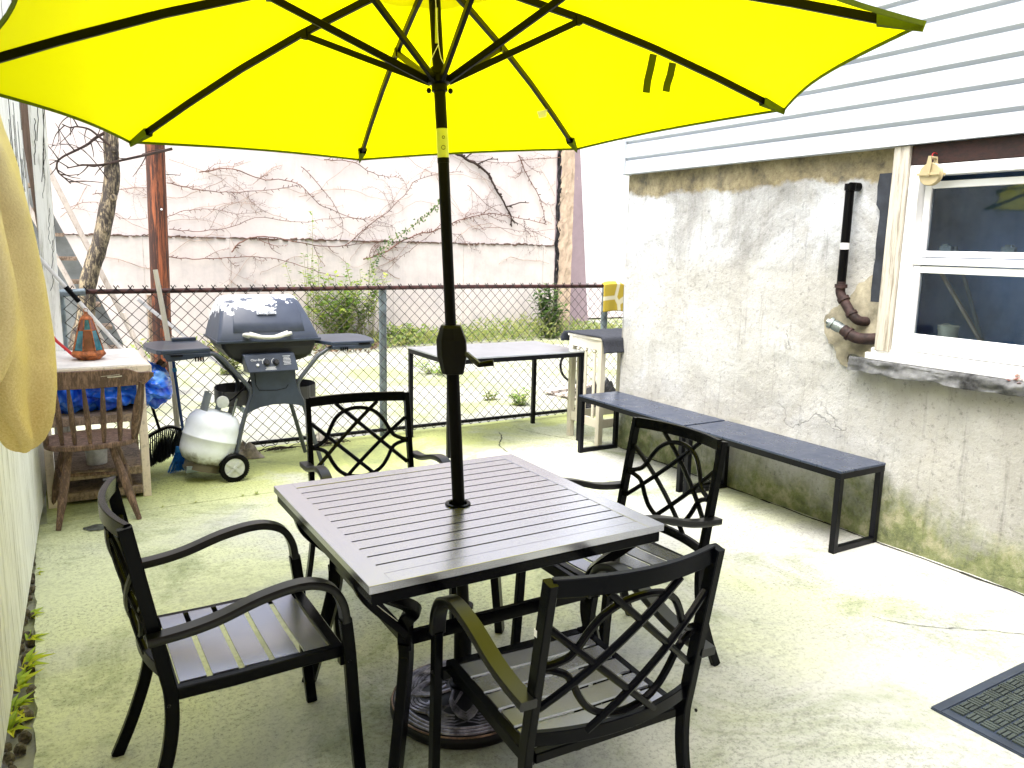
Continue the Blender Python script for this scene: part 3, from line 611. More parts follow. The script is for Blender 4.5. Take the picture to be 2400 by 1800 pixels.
for k in range(60):
    x = random.uniform(.2, 7.85); z = random.uniform(.9, 3.1) if k % 3 else random.uniform(1.6, 3.0); a = random.gauss(0, .45) + (math.pi if random.random() < .5 else 0); P = [Vector((x, Y0 + .02, z))]
    for j in range(random.randint(4, 16)):
        a += random.gauss(0, .22); P.append(P[-1] + Vector((math.cos(a) * .09, 0, math.sin(a) * .09)))
        if random.random() < .3: mb.tube([P[-1], P[-1] + Vector((random.uniform(-.02, .02), 0, random.choice([-1, 1]) * .045))], .004, 3)
    P = [p for p in P if -.5 < p.x < 7.9 and p.z > .3]
    if len(P) > 2: mb.tube(P, random.uniform(.003, .0055), 3)
tag(mb.build('vine_tendrils', FINE), 'web of fine dry vine tendrils clinging all over the pale wall', 'vine tendrils', kind='stuff')
mb = MB()
x = -1.5
while x < 7.9:
    L = random.uniform(.04, .16); z = 1.58 + .012 * fbm((x * 3, 0, 0)); mb.bar([(x, 11.79, z), (x + L * .5, 11.785, z + random.uniform(-.02, .02)), (x + L, 11.79, z + random.uniform(-.015, .015))], .02, random.uniform(.008, .03)); x += L * random.uniform(.8, 1.6)
mb.v = [(a - 4, b_ - 11.8, c) for a, b_, c in mb.v]; mb.build('crack_edge', simple('brown_crack', (.10, .06, .045), .9), bw)

# ---------------------------------------------------------------- plants
LG = leafmat('green_leaves', [(0, (.10, .20, .03)), (.5, (.20, .33, .05)), (.8, (.36, .44, .08)), (1, (.50, .52, .14))])
LY = leafmat('lime_leaves', [(0, (.16, .25, .06)), (.5, (.30, .37, .10)), (1, (.48, .47, .17))])
LDK = leafmat('dark_green_leaves', [(0, (.035, .08, .025)), (.6, (.09, .17, .04)), (1, (.2, .3, .08))])
STEM = simple('green_brown_stem', (.22, .22, .09), .7)
def plant(name, label, base, stems, H_, spread, L, Wd, lm, n=16, cat='plant', stemr=.004, droop=.2, flat=.6, x_off=0, group=None, low=.1):
    t_ = thing(name, label, cat, base, group=group); ms = MB(); ml = MB()
    for s_ in range(stems):
        a = random.random() * 6.28; rr = spread * random.random() ** .6; h = H_ * random.uniform(.5, 1)
        tip = Vector((math.cos(a) * rr + x_off, math.sin(a) * rr * flat, h)); b0 = Vector((math.cos(a) * rr * .25, math.sin(a) * rr * .15, 0))
        mid = b0.lerp(tip, .5) + Vector((random.uniform(-.1, .1) * spread, 0, .08 * H_)); Q = spline([b0, mid, tip], 7); ms.tube(Q, stemr, 4, scale=[1 - .6 * i / len(Q) for i in range(len(Q))])
        for k in range(n):
            f = low + (1 - low) * k / n; i = min(len(Q) - 2, int(f * (len(Q) - 1))); p = Q[i].lerp(Q[i + 1], f * (len(Q) - 1) - i); a2 = random.random() * 6.28
            dd = Vector((math.cos(a2), math.sin(a2) * .8, random.uniform(-droop, .6))); ml.leaf(p + dd * L * .15, dd, (random.uniform(-.4, .4), random.uniform(-.4, .4), 1), L * random.uniform(.6, 1.15), Wd * random.uniform(.7, 1.2))
    ms.build('stem', STEM, t_, smooth=True); ml.build('foliage', lm, t_); return t_
plant('bush', 'large loose green bush against the wall behind the grill', (3.85, 11.3, -.02), 70, 1.15, .72, .11, .05, LG, 26, 'bush', .006)
plant('bush', 'tall thin weed with sparse leaves reaching above the fence rail', (3.40, 11.35, -.02), 6, 2.1, .42, .08, .036, LG, 26, 'plant', .005, low=.35)
plant('bush', 'upright lime green weed between the tall weed and the pole', (4.25, 11.3, -.02), 14, 1.45, .42, .08, .036, LG, 30, 'plant', .006, low=.3)
plant('bush', 'dense dark green shrub by the pink corner, right of the pole', (7.55, 11.25, -.02), 36, .95, .40, .13, .065, LDK, 22, 'bush', .006)
t_ = thing('leafy_creeper', 'green leafy creeper slanting up the wall left of the umbrella pole', 'plant', (4.4, 11.7, 1.2)); ms = MB(); ml = MB()
Q = spline([(0, 0, -.3), (.1, 0, .05), (.35, 0, .35), (.7, 0, .6), (1.05, 0, .85), (1.25, 0, 1.05)], 8); ms.tube(Q, .006, 5)
for q in Q:
    for k in range(3):
        a2 = random.random() * 6.28; ml.leaf(q + Vector((random.uniform(-.06, .06), 0, random.uniform(-.06, .06))), (math.cos(a2), -.3, math.sin(a2)), (0, -1, .3), .06, .028)
ms.build('stem', STEM, t_); ml.build('foliage', LDK, t_)
plant('weed', 'leafy weed behind the fence between post and grill lid', (1.85, 9.5, -.02), 16, .62, .28, .12, .07, LY, 12)
plant('weed', 'small weed behind the lantern at the foot of the stairs', (.75, 8.4, -.02), 8, .6, .2, .1, .06, LY, 8)
plant('weed', 'lone weed in the pale yard seen under the black side table', (4.02, 6.5, -.02), 14, .18, .17, .06, .022, LG, 12)
plant('weed', 'yellow green weed left of the lone yard weed', (3.86, 6.85, -.02), 7, .13, .14, .06, .028, LY, 8)
plant('weed', 'low grassy weed patch behind the left end of the black side table', (4.1, 8.6, -.02), 24, .22, .45, .08, .02, LG, 12, flat=1.2)
plant('weed', 'low weed behind the fence right of the galvanised post', (4.9, 11.4, -.02), 30, .35, .42, .1, .045, LG, 14)
# weed strip at the wall foot
mb = MB()
for k in range(5200):
    x = random.uniform(4.2, 9.2) if k % 6 else random.uniform(1, 4.2); dens = .45 + .8 * fbm((x * 1.3, 3, 0)); h = max(.04, (.16 + .20 * dens + (.12 if 6.2 < x < 8.3 else 0)) * random.random() ** .7)
    y = random.uniform(11.0, 11.72) - .12 * fbm((x, 1, 1)); a = random.random() * 6.28
    mb.leaf((x, y, h * random.random() ** .6 - .01), (math.cos(a) * .7, math.sin(a) * .5, random.uniform(.1, 1)), (random.random(), -1, .4), random.uniform(.05, .11), random.uniform(.012, .04))
tag(mb.build('wall_weeds', LY), 'low strip of lime green weeds along the foot of the concrete wall', 'weeds', kind='stuff')
mb = MB()
for k in range(900):
    x = random.uniform(1.5, 4.3); y = 10.9 + random.uniform(-.3, .5); a = random.random() * 6.28; mb.leaf((x, y, random.random() * .12), (math.cos(a), math.sin(a), random.random()), (0, -1, .4), .07, .03)
tag(mb.build('dead_leaves', leafmat('brown_litter', [(0, (.06, .04, .02)), (.6, (.18, .11, .06)), (1, (.1, .16, .04))], .2)), 'brown leaf litter and low weeds under the large bush', 'leaf litter', kind='stuff')
# weeds in the gap along the left fence
LW = leafmat('bright_weed_leaves', [(0, (.16, .30, .06)), (.5, (.40, .55, .05)), (1, (.75, .72, .03))], .4)
def rosette(base, n, L, Wd, label, up=.7):
    ml = MB()
    for k in range(n):
        a = k * 2.4 + random.random() * .5; dd = Vector((abs(math.cos(a)) * .8 + .05, math.sin(a), random.uniform(.3, 1) * up))
        s_ = Vector((random.uniform(0, .02), random.uniform(-.02, .02), .0)); ml.leaf(s_, dd, (0, 0, 1), L * random.uniform(.6, 1.15), Wd * random.uniform(.7, 1.1), .4)
    o = ml.build('weed', LW); o.location = base; tag(o, label, 'weed', 'weeds in the gap along the left fence')
rosette((-.125, 4.1, -.01), 6, .045, .016, 'tiny weed at the fence foot, farthest back of the gap weeds')
rosette((-.14, 3.62, -.01), 5, .07, .022, 'small upright weed at the fence foot beside the chair back legs')
rosette((-.15, 3.38, -.01), 6, .075, .025, 'weed with one yellow leaf in the fence gap')
rosette((-.16, 3.16, -.01), 9, .11, .03, 'broad weed spreading over the slab edge in the fence gap')
rosette((-.18, 3.02, -.01), 9, .085, .026, 'green weed beside the broad one in the fence gap')
rosette((-.185, 2.88, -.01), 8, .09, .028, 'leggy weed reaching out over the concrete near the frame edge')
rosette((-.20, 2.76, -.01), 9, .08, .026, 'lowest weed in the fence gap at the bottom left corner')
def sprig(x, y, label, n=5, L=.02):
    ml = MB()
    for k in range(n): a = random.random() * 6.28; ml.leaf((0, 0, 0), (math.cos(a), math.sin(a), .5), (0, 0, 1), L, L * .45)
    o = ml.build('sprig', LY); o.location = (x, y, .001); tag(o, label, 'sprig', 'tiny sprigs growing in the slab joint')
for i, (x, lb) in enumerate(((.52, 'tiny sprig in the slab joint nearest the wooden chair'), (.70, 'tiny sprig in the slab joint in front of the broom'), (.98, 'tiny sprig in the slab joint in front of the grill wheel'), (1.06, 'bright sprig in the slab joint left of the far chair'))): sprig(x, 4.80, lb, 7 if i == 3 else 5, .03 if i == 3 else .02)
rosette((.13, 5.35, .0), 4, .06, .04, 'small green leaf under the wooden work table')
for pfx in (): pass
ml = MB(); ml.leaf((0, 0, 0), (1, .2, .05), (0, 0, 1), .07, .05); o = ml.build('fallen_leaf', simple('dark_dead_leaf', (.10, .10, .05), .8)); o.location = (1.45, 5.05, .006); tag(o, 'dark dead leaf lying on the concrete in front of the grill', 'leaf')

# ================================================================ CHAIN LINK FENCE
cf = thing('chain_link_fence', 'chain link fence with rusty red top rail across the back of the patio', 'fence', (2.3, 5.85, 0))
def C(mb, name, m_, **k): mb.v = [(x - 2.3, y - 5.85, z) for x, y, z in mb.v]; return mb.build(name, m_, cf, **k)
mb = MB(); mb.tube([(.24, 5.85, 1.197), (1.5, 5.85, 1.203), (3.0, 5.85, 1.21), (4.49, 5.85, 1.205)], .0165, 12); C(mb, 'top_rail', RUSTRED, smooth=True)
mb = MB(); mb.tube([(.13, 5.85, 1.19), (.25, 5.85, 1.197)], .024, 12); mb.lathe([(0, -.035), (.025, -.03), (.025, .02), (0, .03)], 12, Matrix.Translation((.13, 5.85, 1.19)) @ Matrix.Rotation(R(90), 4, 'Y')); C(mb, 'rail_cap', GALV, smooth=True)
mb = MB(); mb.tube([(1.25, 5.865, .055), (4.7, 5.865, .05)], .015, 10); C(mb, 'bottom_rail', BLK2, smooth=True)
for x, lb in ((2.33, 1.185), (4.55, 1.20), (.10, 1.17)):
    mb = MB(); mb.tube([(x, 5.885, -.02), (x, 5.885, lb)], .031, 14); mb.lathe([(.033, 0), (.03, .02), (.012, .035), (0, .036)], 14, Matrix.Translation((x, 5.885, lb))); mb.tube([(x, 5.885, lb - .06), (x, 5.885, lb - .085)], .035, 14); C(mb, 'post', GALV, smooth=True)
WIREM = simple('weathered_fence_wire', (.018, .014, .013), .5, .5, .5, .5, 1.2)
mb = MB(); p = .088; hstep = .0441; z0 = .03; nz = 27; wr = .0034; nx = int(4.75 / (p / 1)) + 1
for i in range(nx * 1):
    xb = .12 + i * p; pts = []
    for j in range(nz * 1 + 1):
        pts.append((xb + (p / 2 + .002 if j % 2 else -.0) + (.0), 5.835 + (.003 if j % 2 else -.003), z0 + j * hstep))
    P2 = [(xb + p + .001 - (q[0] - xb), -q[1] + 11.67, q[2]) for q in pts]
    top = Vector(pts[-1]); mb.tube(pts + [top + Vector((.012, 0, .018)), top + Vector((.02, .004, .004))], wr, 4); top = Vector(P2[-1]); mb.tube(P2 + [top + Vector((-.012, 0, .018))], wr, 4)
C(mb, 'wire_mesh', WIREM)
# yellow cloth hung over the rail
YC, t, b = newmat('yellow_white_pattern_cloth'); co = coord(t); v = N(t, 'ShaderNodeTexVoronoi'); v.feature = 'DISTANCE_TO_EDGE'; v.inputs['Scale'].default_value = 5.0; t.links.new(co, v.inputs['Vector'])
t.links.new(ramp(t, v.outputs['Distance'], [(.07, (.62, .58, .42)), (.10, (.42, .31, .03))]), b.inputs['Base Color']); b.inputs['Roughness'].default_value = .95; bump(t, b, tex(t, co, 120), .6, .004)
mb = MB(); mb.grid(lambda u, v: (-.125 + .25 * u, -.03 - .006 * math.sin(u * 9) * v + (.0 if v > .06 else .0) + .035 * max(0, 1 - v / .08), .012 - .27 * v + .01 * math.sin(u * 3)), 24, 24); o = mb.build('yellow_towel', YC, smooth=True, solid=.012); o.location = (4.595, 5.83, 1.225); tag(o, 'yellow and white patterned towel hung over the fence end beside the house', 'towel')
# debris
RUB = simple('dirty_rag', (.30, .26, .22), .9, 0, .2, .4, 14)
mb = MB()
for k in range(26): x = 1.28 + random.random() * .62; mb.tube(spline([(x, 5.78 + random.uniform(-.03, .03), .01), (x + .08, 5.76 + random.uniform(-.03, .03), .02 + random.random() * .04), (x + .17, 5.78, .008)], 4), .003, 4)
tag(mb.build('twig_pile', TW), 'low pile of dark twigs along the fence foot behind the grill', 'twigs', kind='stuff')
def rag(name, label, loc, sx_, sy_, sz_, m_, seed):
    mb = MB(); mb.grid(lambda u, v: (sx_ * (u - .5) * (1 + .3 * fbm((v * 3, seed, 0))), sy_ * (v - .5) * (1 + .3 * fbm((u * 3, seed, 4))), max(.004, sz_ * (1 - (2 * u - 1) ** 2) * (1 - (2 * v - 1) ** 2) * (1.1 + .9 * fbm((u * 4, v * 4, seed))))), 18, 14)
    o = mb.build(name, m_, smooth=70); o.location = loc; return tag(o, label, 'rag')
rag('crumpled_rag', 'crumpled dirty rag on the ground behind the front grill leg', (1.20, 5.70, 0), .22, .16, .09, RUB, 3)
rag('crumpled_paper', 'pale crumpled paper at the fence foot behind the right grill legs', (1.78, 5.82, 0), .12, .1, .07, simple('pale_paper', (.6, .56, .5), .9), 6)
# boards and cable beyond the fence
mb = MB(); mb.span((-.35, -.35, 0), (.35, -.22, .03)); mb.span((-.35, -.1, 0), (.35, .03, .03)); mb.span((-.35, .14, 0), (.35, .27, .03)); mb.span((-.32, -.3, -.02), (-.26, .25, -.001)); o = mb.build('board_pallet', OLDWH, bevel=.003); o.location = (4.95, 6.7, .02); o.rotation_euler = (0, 0, .2); tag(o, 'low weathered pallet of boards on the yard behind the white stand', 'pallet')
mb = MB(); mb.tube(spline([(4.45, 6.0, .75), (4.35, 6.0, .65), (4.18, 6.02, .52), (4.17, 6.0, .38), (4.30, 6.0, .28), (4.42, 6.02, .30), (4.36, 5.98, .2), (4.25, 6.0, .18), (4.38, 6.0, .1), (4.6, 6, .08), (4.9, 6.05, .12)], 6), .012, 8); tag(mb.build('black_cable', PBLK, smooth=True), 'black cable looped in the fence behind the white stand', 'cable')
rag('dark_bundle', 'dark bundle at the fence foot beside the house corner', (4.75, 6.1, 0), .5, .25, .22, simple('black_bundle', (.02, .02, .022), .8), 9)['category'] = 'bundle'

# ================================================================ FURNITURE
# patio table
TX0, TX1, TY0, TY1, TZ = .642, 1.598, 1.722, 2.642, .72
pt = thing('patio_table', 'square black slatted metal patio table with umbrella hole', 'table', (1.12, 2.182, 0))
def P_(mb, name, m_, **k): mb.v = [(x - 1.12, y - 2.182, z) for x, y, z in mb.v]; return mb.build(name, m_, pt, **k)
mb = MB(); fw = .062
mb.span((TX0, TY0, TZ - .022), (TX0 + fw, TY1, TZ)); mb.span((TX1 - fw, TY0, TZ - .022), (TX1, TY1, TZ)); mb.span((TX0 + fw, TY0, TZ - .022), (TX1 - fw, TY0 + fw - .004, TZ)); mb.span((TX0 + fw, TY1 - fw + .004, TZ - .022), (TX1 - fw, TY1, TZ))
P_(mb, 'top_frame', TOPM, bevel=.0012)
ns = 13; L = (TY1 - TY0 - 2 * fw + .008); stp_ = L / ns
for i in range(ns):
    ya = TY0 + fw - .004 + i * stp_ + .0038; yb = ya + stp_ - .0076; mb = MB()
    if i == ns // 2:
        mb.span((TX0 + fw + .0, ya, TZ - .020), (1.12 - .034, yb, TZ - .0015)); mb.span((1.12 + .034, ya, TZ - .020), (TX1 - fw - .0, yb, TZ - .0015))
    else: mb.span((TX0 + fw, ya, TZ - .020), (TX1 - fw, yb, TZ - .0015))
    P_(mb, 'slat', TOPM)
mb = MB()
for i in range(ns + 1):
    ya = TY0 + fw - .004 + i * stp_; mb.span((TX0 + fw, ya - .0037, TZ - .021), (TX1 - fw, ya + .0037, TZ - .0045))
P_(mb, 'slat_gap_shade', PBLK)  # black strips added in the slat gaps to stand in for their shade
mb = MB(); mb.lathe([(.030, -.03), (.030, .003), (.033, .005), (.041, .004), (.042, 0), (.036, -.03)], 36, Matrix.Translation((1.12, 2.182, TZ))); P_(mb, 'umbrella_ring', BLK, smooth=True)
mb = MB()
for x in (TX0 + .02, TX1 - .02): mb.bar([(x, TY0 + .01, TZ - .040), (x, TY1 - .01, TZ - .040)], .022, .036)
for y in (TY0 + .02, TY1 - .02): mb.bar([(TX0 + .02, y, TZ - .041), (TX1 - .02, y, TZ - .041)], .022, .035)
mb.span((TX0 + .02, 2.0, TZ - .045), (TX1 - .02, 2.02, TZ - .024)); mb.span((TX0 + .02, 2.35, TZ - .045), (TX1 - .02, 2.37, TZ - .024)); P_(mb, 'under_frame', BLK)
cx, cy = 1.12, 2.182
for sx_ in (-1, 1):
    for sy_ in (-1, 1):
        def q(a, z): return (cx + sx_ * a, cy + sy_ * a * .97, z)
        mb = MB()
        mb.bar(spline([q(.315, .46), q(.315, .40), q(.335, .28), q(.365, .14), q(.395, .0)], 6), .032, .045, up=(sx_, sy_, 0))
        ox, oy = cx + sx_ * .315, cy + sy_ * .305
        # two curved struts meeting at the leg
        mb.bar(spline([(ox, oy, .44), (ox + sx_ * .0, oy - sy_ * .0, .52), (ox - sx_ * .0, oy + sy_ * .05, .58), (ox + sx_ * .0 + sx_ * .09, oy + sy_ * .09, .65), (ox + sx_ * .12, oy + sy_ * .11, .68)], 6), .03, .04, up=(sx_, -sy_, 0))
        mb.bar(spline([(ox, oy, .47), (ox + sx_ * .015, oy + sy_ * .0, .50), (ox + sx_ * .11, oy - sy_ * .02, .60), (ox + sx_ * .14, oy - sy_ * .04, .675)], 5), .022, .032, up=(0, 1, 0))
        P_(mb, 'leg', BLK, smooth=35)
mb = MB(); a = .315; bb = .305
for s_ in (-1, 1):
    mb.bar([(cx - a, cy + s_ * bb, .47), (cx + a, cy + s_ * bb, .47)], .02, .04); mb.bar([(cx + s_ * a, cy - bb, .47), (cx + s_ * a, cy + bb, .47)], .02, .04)
P_(mb, 'stretcher', BLK)
mb = MB(); rp = [(1.05, 2.20, .545), (1.075, 2.235, .545), (1.12, 2.25, .545), (1.165, 2.225, .545), (1.19, 2.185, .545), (1.16, 2.15, .545), (1.12, 2.13, .545), (1.075, 2.15, .545)]
mb.tube(spline(rp, 4, True), .005, 6, closed=True); mb.tube([(.80, 2.06, .56), (1.06, 2.19, .547)], .005, 6); mb.tube([(1.19, 2.2, .547), (1.44, 2.31, .56)], .005, 6); P_(mb, 'rod', BLK)

# patio chairs
def chair_parts():
    t_ = bpy.data.objects.new('patio_chair', None); col.objects.link(t_)
    hw = .228
    for s in (-1, 1):
        mb = MB()
        mb.bar(spline([(s * (hw + .012), -.265, 0), (s * (hw + .006), -.215, .12), (s * hw, -.168, .27), (s * hw, -.155, .40), (s * hw, -.172, .52), (s * (hw - .002), -.235, .875)], 7), .022, .034, up=(0, 1, 0)); mb.build('rear_leg', BLK, t_, smooth=35)
        mb = MB(); ho_ = hw + .024
        mb.bar(spline([(s * (hw + .014), .335, 0), (s * (hw + .018), .318, .2), (s * (ho_ - .004), .304, .42), (s * ho_, .292, .53)], 6), .024, .034, up=(0, 1, 0), scale=None); mb.build('front_leg', BLK, t_, smooth=35)
        mb = MB()
        pa = [(s * ho_, .292, .525), (s * ho_, .283, .58), (s * ho_, .255, .628), (s * ho_, .205, .652), (s * ho_, .145, .655), (s * ho_, .06, .640), (s * ho_, -.04, .610), (s * ho_, -.12, .596), (s * ho_, -.205, .590)]
        mb.bar(spline(pa, 7), .042, .022, up=(0, -1, .5)) if False else mb.sweep(spline(pa, 7), [(-.021, -.008), (-.019, -.011), (.019, -.011), (.021, -.008), (.021, .008), (.019, .011), (-.019, .011), (-.021, .008)], up=(0, 1, 1)); mb.build('armrest', BLKG, t_, smooth=35)
        for (yy, zz) in ((.30, .405), (-.165, .41), (-.19, .585)):
            mb = MB(); mb.lathe([(.005, 0), (.004, .003), (0, .004)], 8, Matrix.Translation((s * (ho_ + (.008 if zz < .5 else .012)), yy, zz)) @ Matrix.Rotation(R(90) * s, 4, 'Y'))
            mb.build('bolt', BLK2, t_)
    zs = .415
    mb = MB()
    for s in (-1, 1): mb.bar([(s * .212, -.150, zs), (s * .212, .0, zs - .001), (s * .212, .15, zs + .003), (s * .212, .292, zs + .004)], .026, .034)
    mb.bar([(-.20, .283, zs + .003), (.20, .283, zs + .003)], .034, .026); mb.bar([(-.20, -.145, zs), (.20, -.145, zs)], .026, .026)
    for s in (-1, 1): mb.bar([(s * .215, .29, .40), (s * .238, .29, .40)], .02, .03)
    mb.build('seat_frame', BLK, t_, smooth=35)
    for i in range(5):
        ya = -.130 + i * .0805
        mb = MB(); wv = .0655
        mb.grid(lambda u, v: (-.199 + .398 * u, ya + wv * v, zs + .0165 - .004 * math.sin(math.pi * u) ** 2), 20, 2)
        mb.build('seat_slat', SEATM, t_, smooth=False, solid=.006)
    def bk(u, v, o=0):   # back surface: u -1..1, v 0..1
        z = .475 + (.845 - .475) * v; yy = -.162 - (z - .475) * .178 - .040 * (1 - u * u) - o
        return Vector((u * .216, yy, z))
    mb = MB(); mb.sweep([bk(u / 8, 1.0) + Vector((0, 0, .014)) for u in range(-8, 9)], [(-.009, -.019), (-.007, -.021), (.007, -.021), (.009, -.019), (.009, .019), (.007, .021), (-.007, .021), (-.009, .019)]); mb.build('top_rail', BLK, t_, smooth=35)
    mb = MB(); mb.bar([bk(u / 8, .0) + Vector((0, 0, 0)) for u in range(-8, 9)], .016, .034); mb.build('lower_rail', BLK, t_, smooth=35)
    mb = MB(); Wd = .425; cz = .485
    def Lp(u, v, o=0): return bk(u * 2, v / .93 * 1.0 + .5 if False else .5 + v * Wd / .37, o)
    def line(a, b_, o=0, n=9): return [Lp(a[0] + (b_[0] - a[0]) * i / n, a[1] + (b_[1] - a[1]) * i / n, o) for i in range(n + 1)]
    r_ = .0092
    vm = .42
    for sx_ in (-1, 1):
        for c0 in (-1, 1):
            # line v = -.92*sx*(u) + c0*.22
            k = -.92 * sx_; c_ = c0 * .215; pts = []
            u0, u1 = -.5, .5
            us = [u for u in (u0, u1)]; lo, hi = -.5, .5
            ua, ub = sorted([(vm - c_) / k, (-vm - c_) / k]); ua = max(ua, -.495); ub = min(ub, .495)
            mb.tube(line((ua, k * ua + c_), (ub, k * ub + c_), .0 if sx_ > 0 else .004), r_, 8, up=(0, 1, 0))
    for s in (-1, 1):
        pts = [(-.495, .006), (-.44, .02), (-.37, .055), (-.325, .12), (-.29, .19), (-.225, .28), (-.13, .34), (0, .362), (.13, .34), (.225, .28), (.29, .19), (.325, .12), (.37, .055), (.44, .02), (.495, .006)]
        mb.tube(spline([Lp(u, v * s, -.004) for u, v in pts], 4), r_, 8, up=(0, 1, 0))
    mb.build('lattice', BLK, t_, smooth=True)
    return t_
SEATM = simple('satin_seat_slats', (.34, .35, .44), .26, .7, .6, .05, 300)
GRP = 'black metal lattice back patio chairs'
c0 = chair_parts(); c0.location = (.365, 2.205, 0); c0.rotation_euler = (0, 0, R(-90)); tag(c0, 'black patio chair on the left side of the table, seen side-on', 'chair', GRP)
def placec(x, y, rz, lb):
    c = copy_tree(c0); c.location = (x, y, 0); c.rotation_euler = (0, 0, rz); tag(c, lb, 'chair', GRP)
placec(1.175, 3.09, R(180 - 5), 'black patio chair on the far side of the table, in front of the grill')
placec(1.83, 2.17, R(90 + 3), 'black patio chair on the right of the table beside the long bench')
placec(1.09, 1.47, R(-2.5), 'nearest black patio chair, its back towards the viewer at lower right')

for c_, x_, y_, z_ in ((col.objects['patio_chair.002'], .236, -.222, .85), (col.objects['patio_chair.003'], -.236, -.20, .75)):
    mb = MB(); mb.box((x_, y_, z_), (.004, .012, .016)); mb.build('sticker', WHITE, c_)
# ---------------------------------------------------------------- umbrella
um = thing('patio_umbrella', 'big bright yellow umbrella with black pole and ribs standing through the table', 'umbrella', (1.148, 2.16, .06))
def U(mb, name, m_, p=None, **k): mb.v = [(x - 1.148, y - 2.16, z - .06) for x, y, z in mb.v]; return mb.build(name, m_, p or um, **k)
def sc97(p): return Vector((p[0] * .97, p[1] * .97, 1.5525 + (p[2] - 1.5525) * .97))
B0 = Vector((1.148, 2.16, .10)); T0 = sc97((1.1227774, 2.31920991, 1.8758095)); HUB = sc97((1.11528011, 2.33028393, 2.05570586)); AP = sc97((1.10165172, 2.35041403, 2.38271711))
UP_ = (T0 - B0).normalized(); UN = (AP - T0).normalized()
def onp(z): return B0 + UP_ * ((z - B0.z) / UP_.z)
POLEM = simple('matt_black_pole', (.001, .001, .0013), .42, 0, .12, .1, 40)
mb = MB(); mb.tube([B0, onp(1.25)], .0205, 20); mb.tube([onp(1.25), onp(1.80)], .0175, 20); U(mb, 'pole', POLEM, smooth=True)
mb = MB(); mb.tube([onp(1.80), onp(1.815)], .0185, 20); U(mb, 'collar', POLEM, smooth=True)
YB, t, b = newmat('yellow_tilt_joint'); co = coord(t, (1, 1, 1)); b.inputs['Base Color'].default_value = (.55, .60, .12, 1); b.inputs['Roughness'].default_value = .35; b.inputs['Metallic'].default_value = .3
mb = MB(); mb.tube([onp(1.812), T0 + UN * .035], .0178, 20); tj = U(mb, 'tilt_joint', YB, smooth=True)
mb = MB(); v_ = Vector((-.5, -.84, 0)).normalized(); r_ = Vector((.84, -.5, 0)).normalized()
for dz, rr in ((-.012, .006), (.018, .004)):
    c_ = (onp(1.812) + T0 + UN * .035) / 2 + v_ * .018 + Vector((0, 0, dz)) + r_ * .004; mb.tube([c_ + r_ * rr * math.cos(a) + Vector((0, 0, rr * math.sin(a))) for a in [i * .55 for i in range(12)]], .0008, 4)
U(mb, 'joint_screw', BLK2, tj)
mb = MB(); mb.tube([T0 + UN * .035, AP + UN * .03], .0178, 20); U(mb, 'upper_pole', POLEM, smooth=True)
# runner hub
def hubmesh(c_, r0):
    mb = MB(); q_ = UN.to_track_quat('Z', 'Y').to_matrix().to_4x4(); mb.lathe([(.020, -.03), (.024, -.03), (.024, -.01), (r0, -.006), (r0, .012), (.026, .02), (.024, .04), (.020, .04)], 24, Matrix.Translation(c_) @ q_); return mb
U(hubmesh(HUB, .036), 'runner', PBLK, smooth=35); U(hubmesh(AP - UN * .03, .034), 'top_hub', PBLK, smooth=35)
mb = MB()
for s in (-1, 1): c_ = HUB - UN * .012 + Vector((.858, -.513, 0)) * s * .033 - UN * .016; mb.lathe([(0, -.009), (.006, -.006), (.008, 0), (.006, .006), (0, .009)], 10, Matrix.Translation(c_))
U(mb, 'runner_knobs', PBLK, smooth=True)
u2 = Vector((0, 1, 0)).cross(UN).normalized(); v2 = UN.cross(u2)
q_ = (0.508, 0.144, 1.299, 2.983, .379, .007)
HA, HT, RR, YAW, FR, RJ = q_[0] * .97, q_[1] * .97, q_[2] * .97, q_[3], q_[4], q_[5]
def cdir(a): return u2 * math.cos(a) + v2 * math.sin(a)
def ribpt(k, f): return T0 + UN * (HA + (HT - HA) * f + .035 * math.sin(math.pi * f)) + cdir(YAW - k * math.pi / 4) * RR * f
def ribpt0(k, f): return ribpt(k, f)
CAN, t, b = newmat('translucent_yellow_canvas')
b.inputs['Base Color'].default_value = (.62, .60, .0, 1); b.inputs['Roughness'].default_value = .8; b.inputs['Specular IOR Level'].default_value = .1
trn = N(t, 'ShaderNodeBsdfTranslucent'); trn.inputs[0].default_value = (1, .97, .0, 1); ms_ = N(t, 'ShaderNodeMixShader'); ms_.inputs[0].default_value = .42
co = coord(t); wv_ = tex(t, co, 700, 2); t.links.new(b.outputs[0], ms_.inputs[1]); t.links.new(trn.outputs[0], ms_.inputs[2]); t.links.new(ms_.outputs[0], t.nodes['Material Output'].inputs[0])
mb = MB(); nf, na = 16, 12
for k in range(8):
    def f(u, v, k=k):
        a_ = ribpt(k, u * 1.035) + UN * .012; b__ = ribpt(k + 1, u * 1.035) + UN * .012; p = a_.lerp(b__, v)
        sag = math.sin(math.pi * v); c_ = T0 + UN * ((p - T0).dot(UN))
        p = p + (c_ - p) * .045 * sag * u * u * (1 if u > .8 else 1) - UN * .018 * sag * u * (1 - u) * 2
        return p
    mb.grid(f, nf, na)
can = U(mb, 'canopy', CAN, smooth=20)
mb = MB()
for k in range(8):
    P = []
    for v in [i / 12 for i in range(13)]:
        a_ = ribpt(k, 1.035) + UN * .012; b__ = ribpt(k + 1, 1.035) + UN * .012; p = a_.lerp(b__, v); c_ = T0 + UN * ((p - T0).dot(UN)); P.append(p + (c_ - p) * .045 * math.sin(math.pi * v))
    mb.sweep(P, [(-.0015, -.008), (.0015, -.008), (.0015, .004), (-.0015, .004)], up=UN)
HEM = simple('olive_canvas_hem', (.11, .15, .005), .9, 0, .1, .1, 30)
U(mb, 'hem', HEM, can)
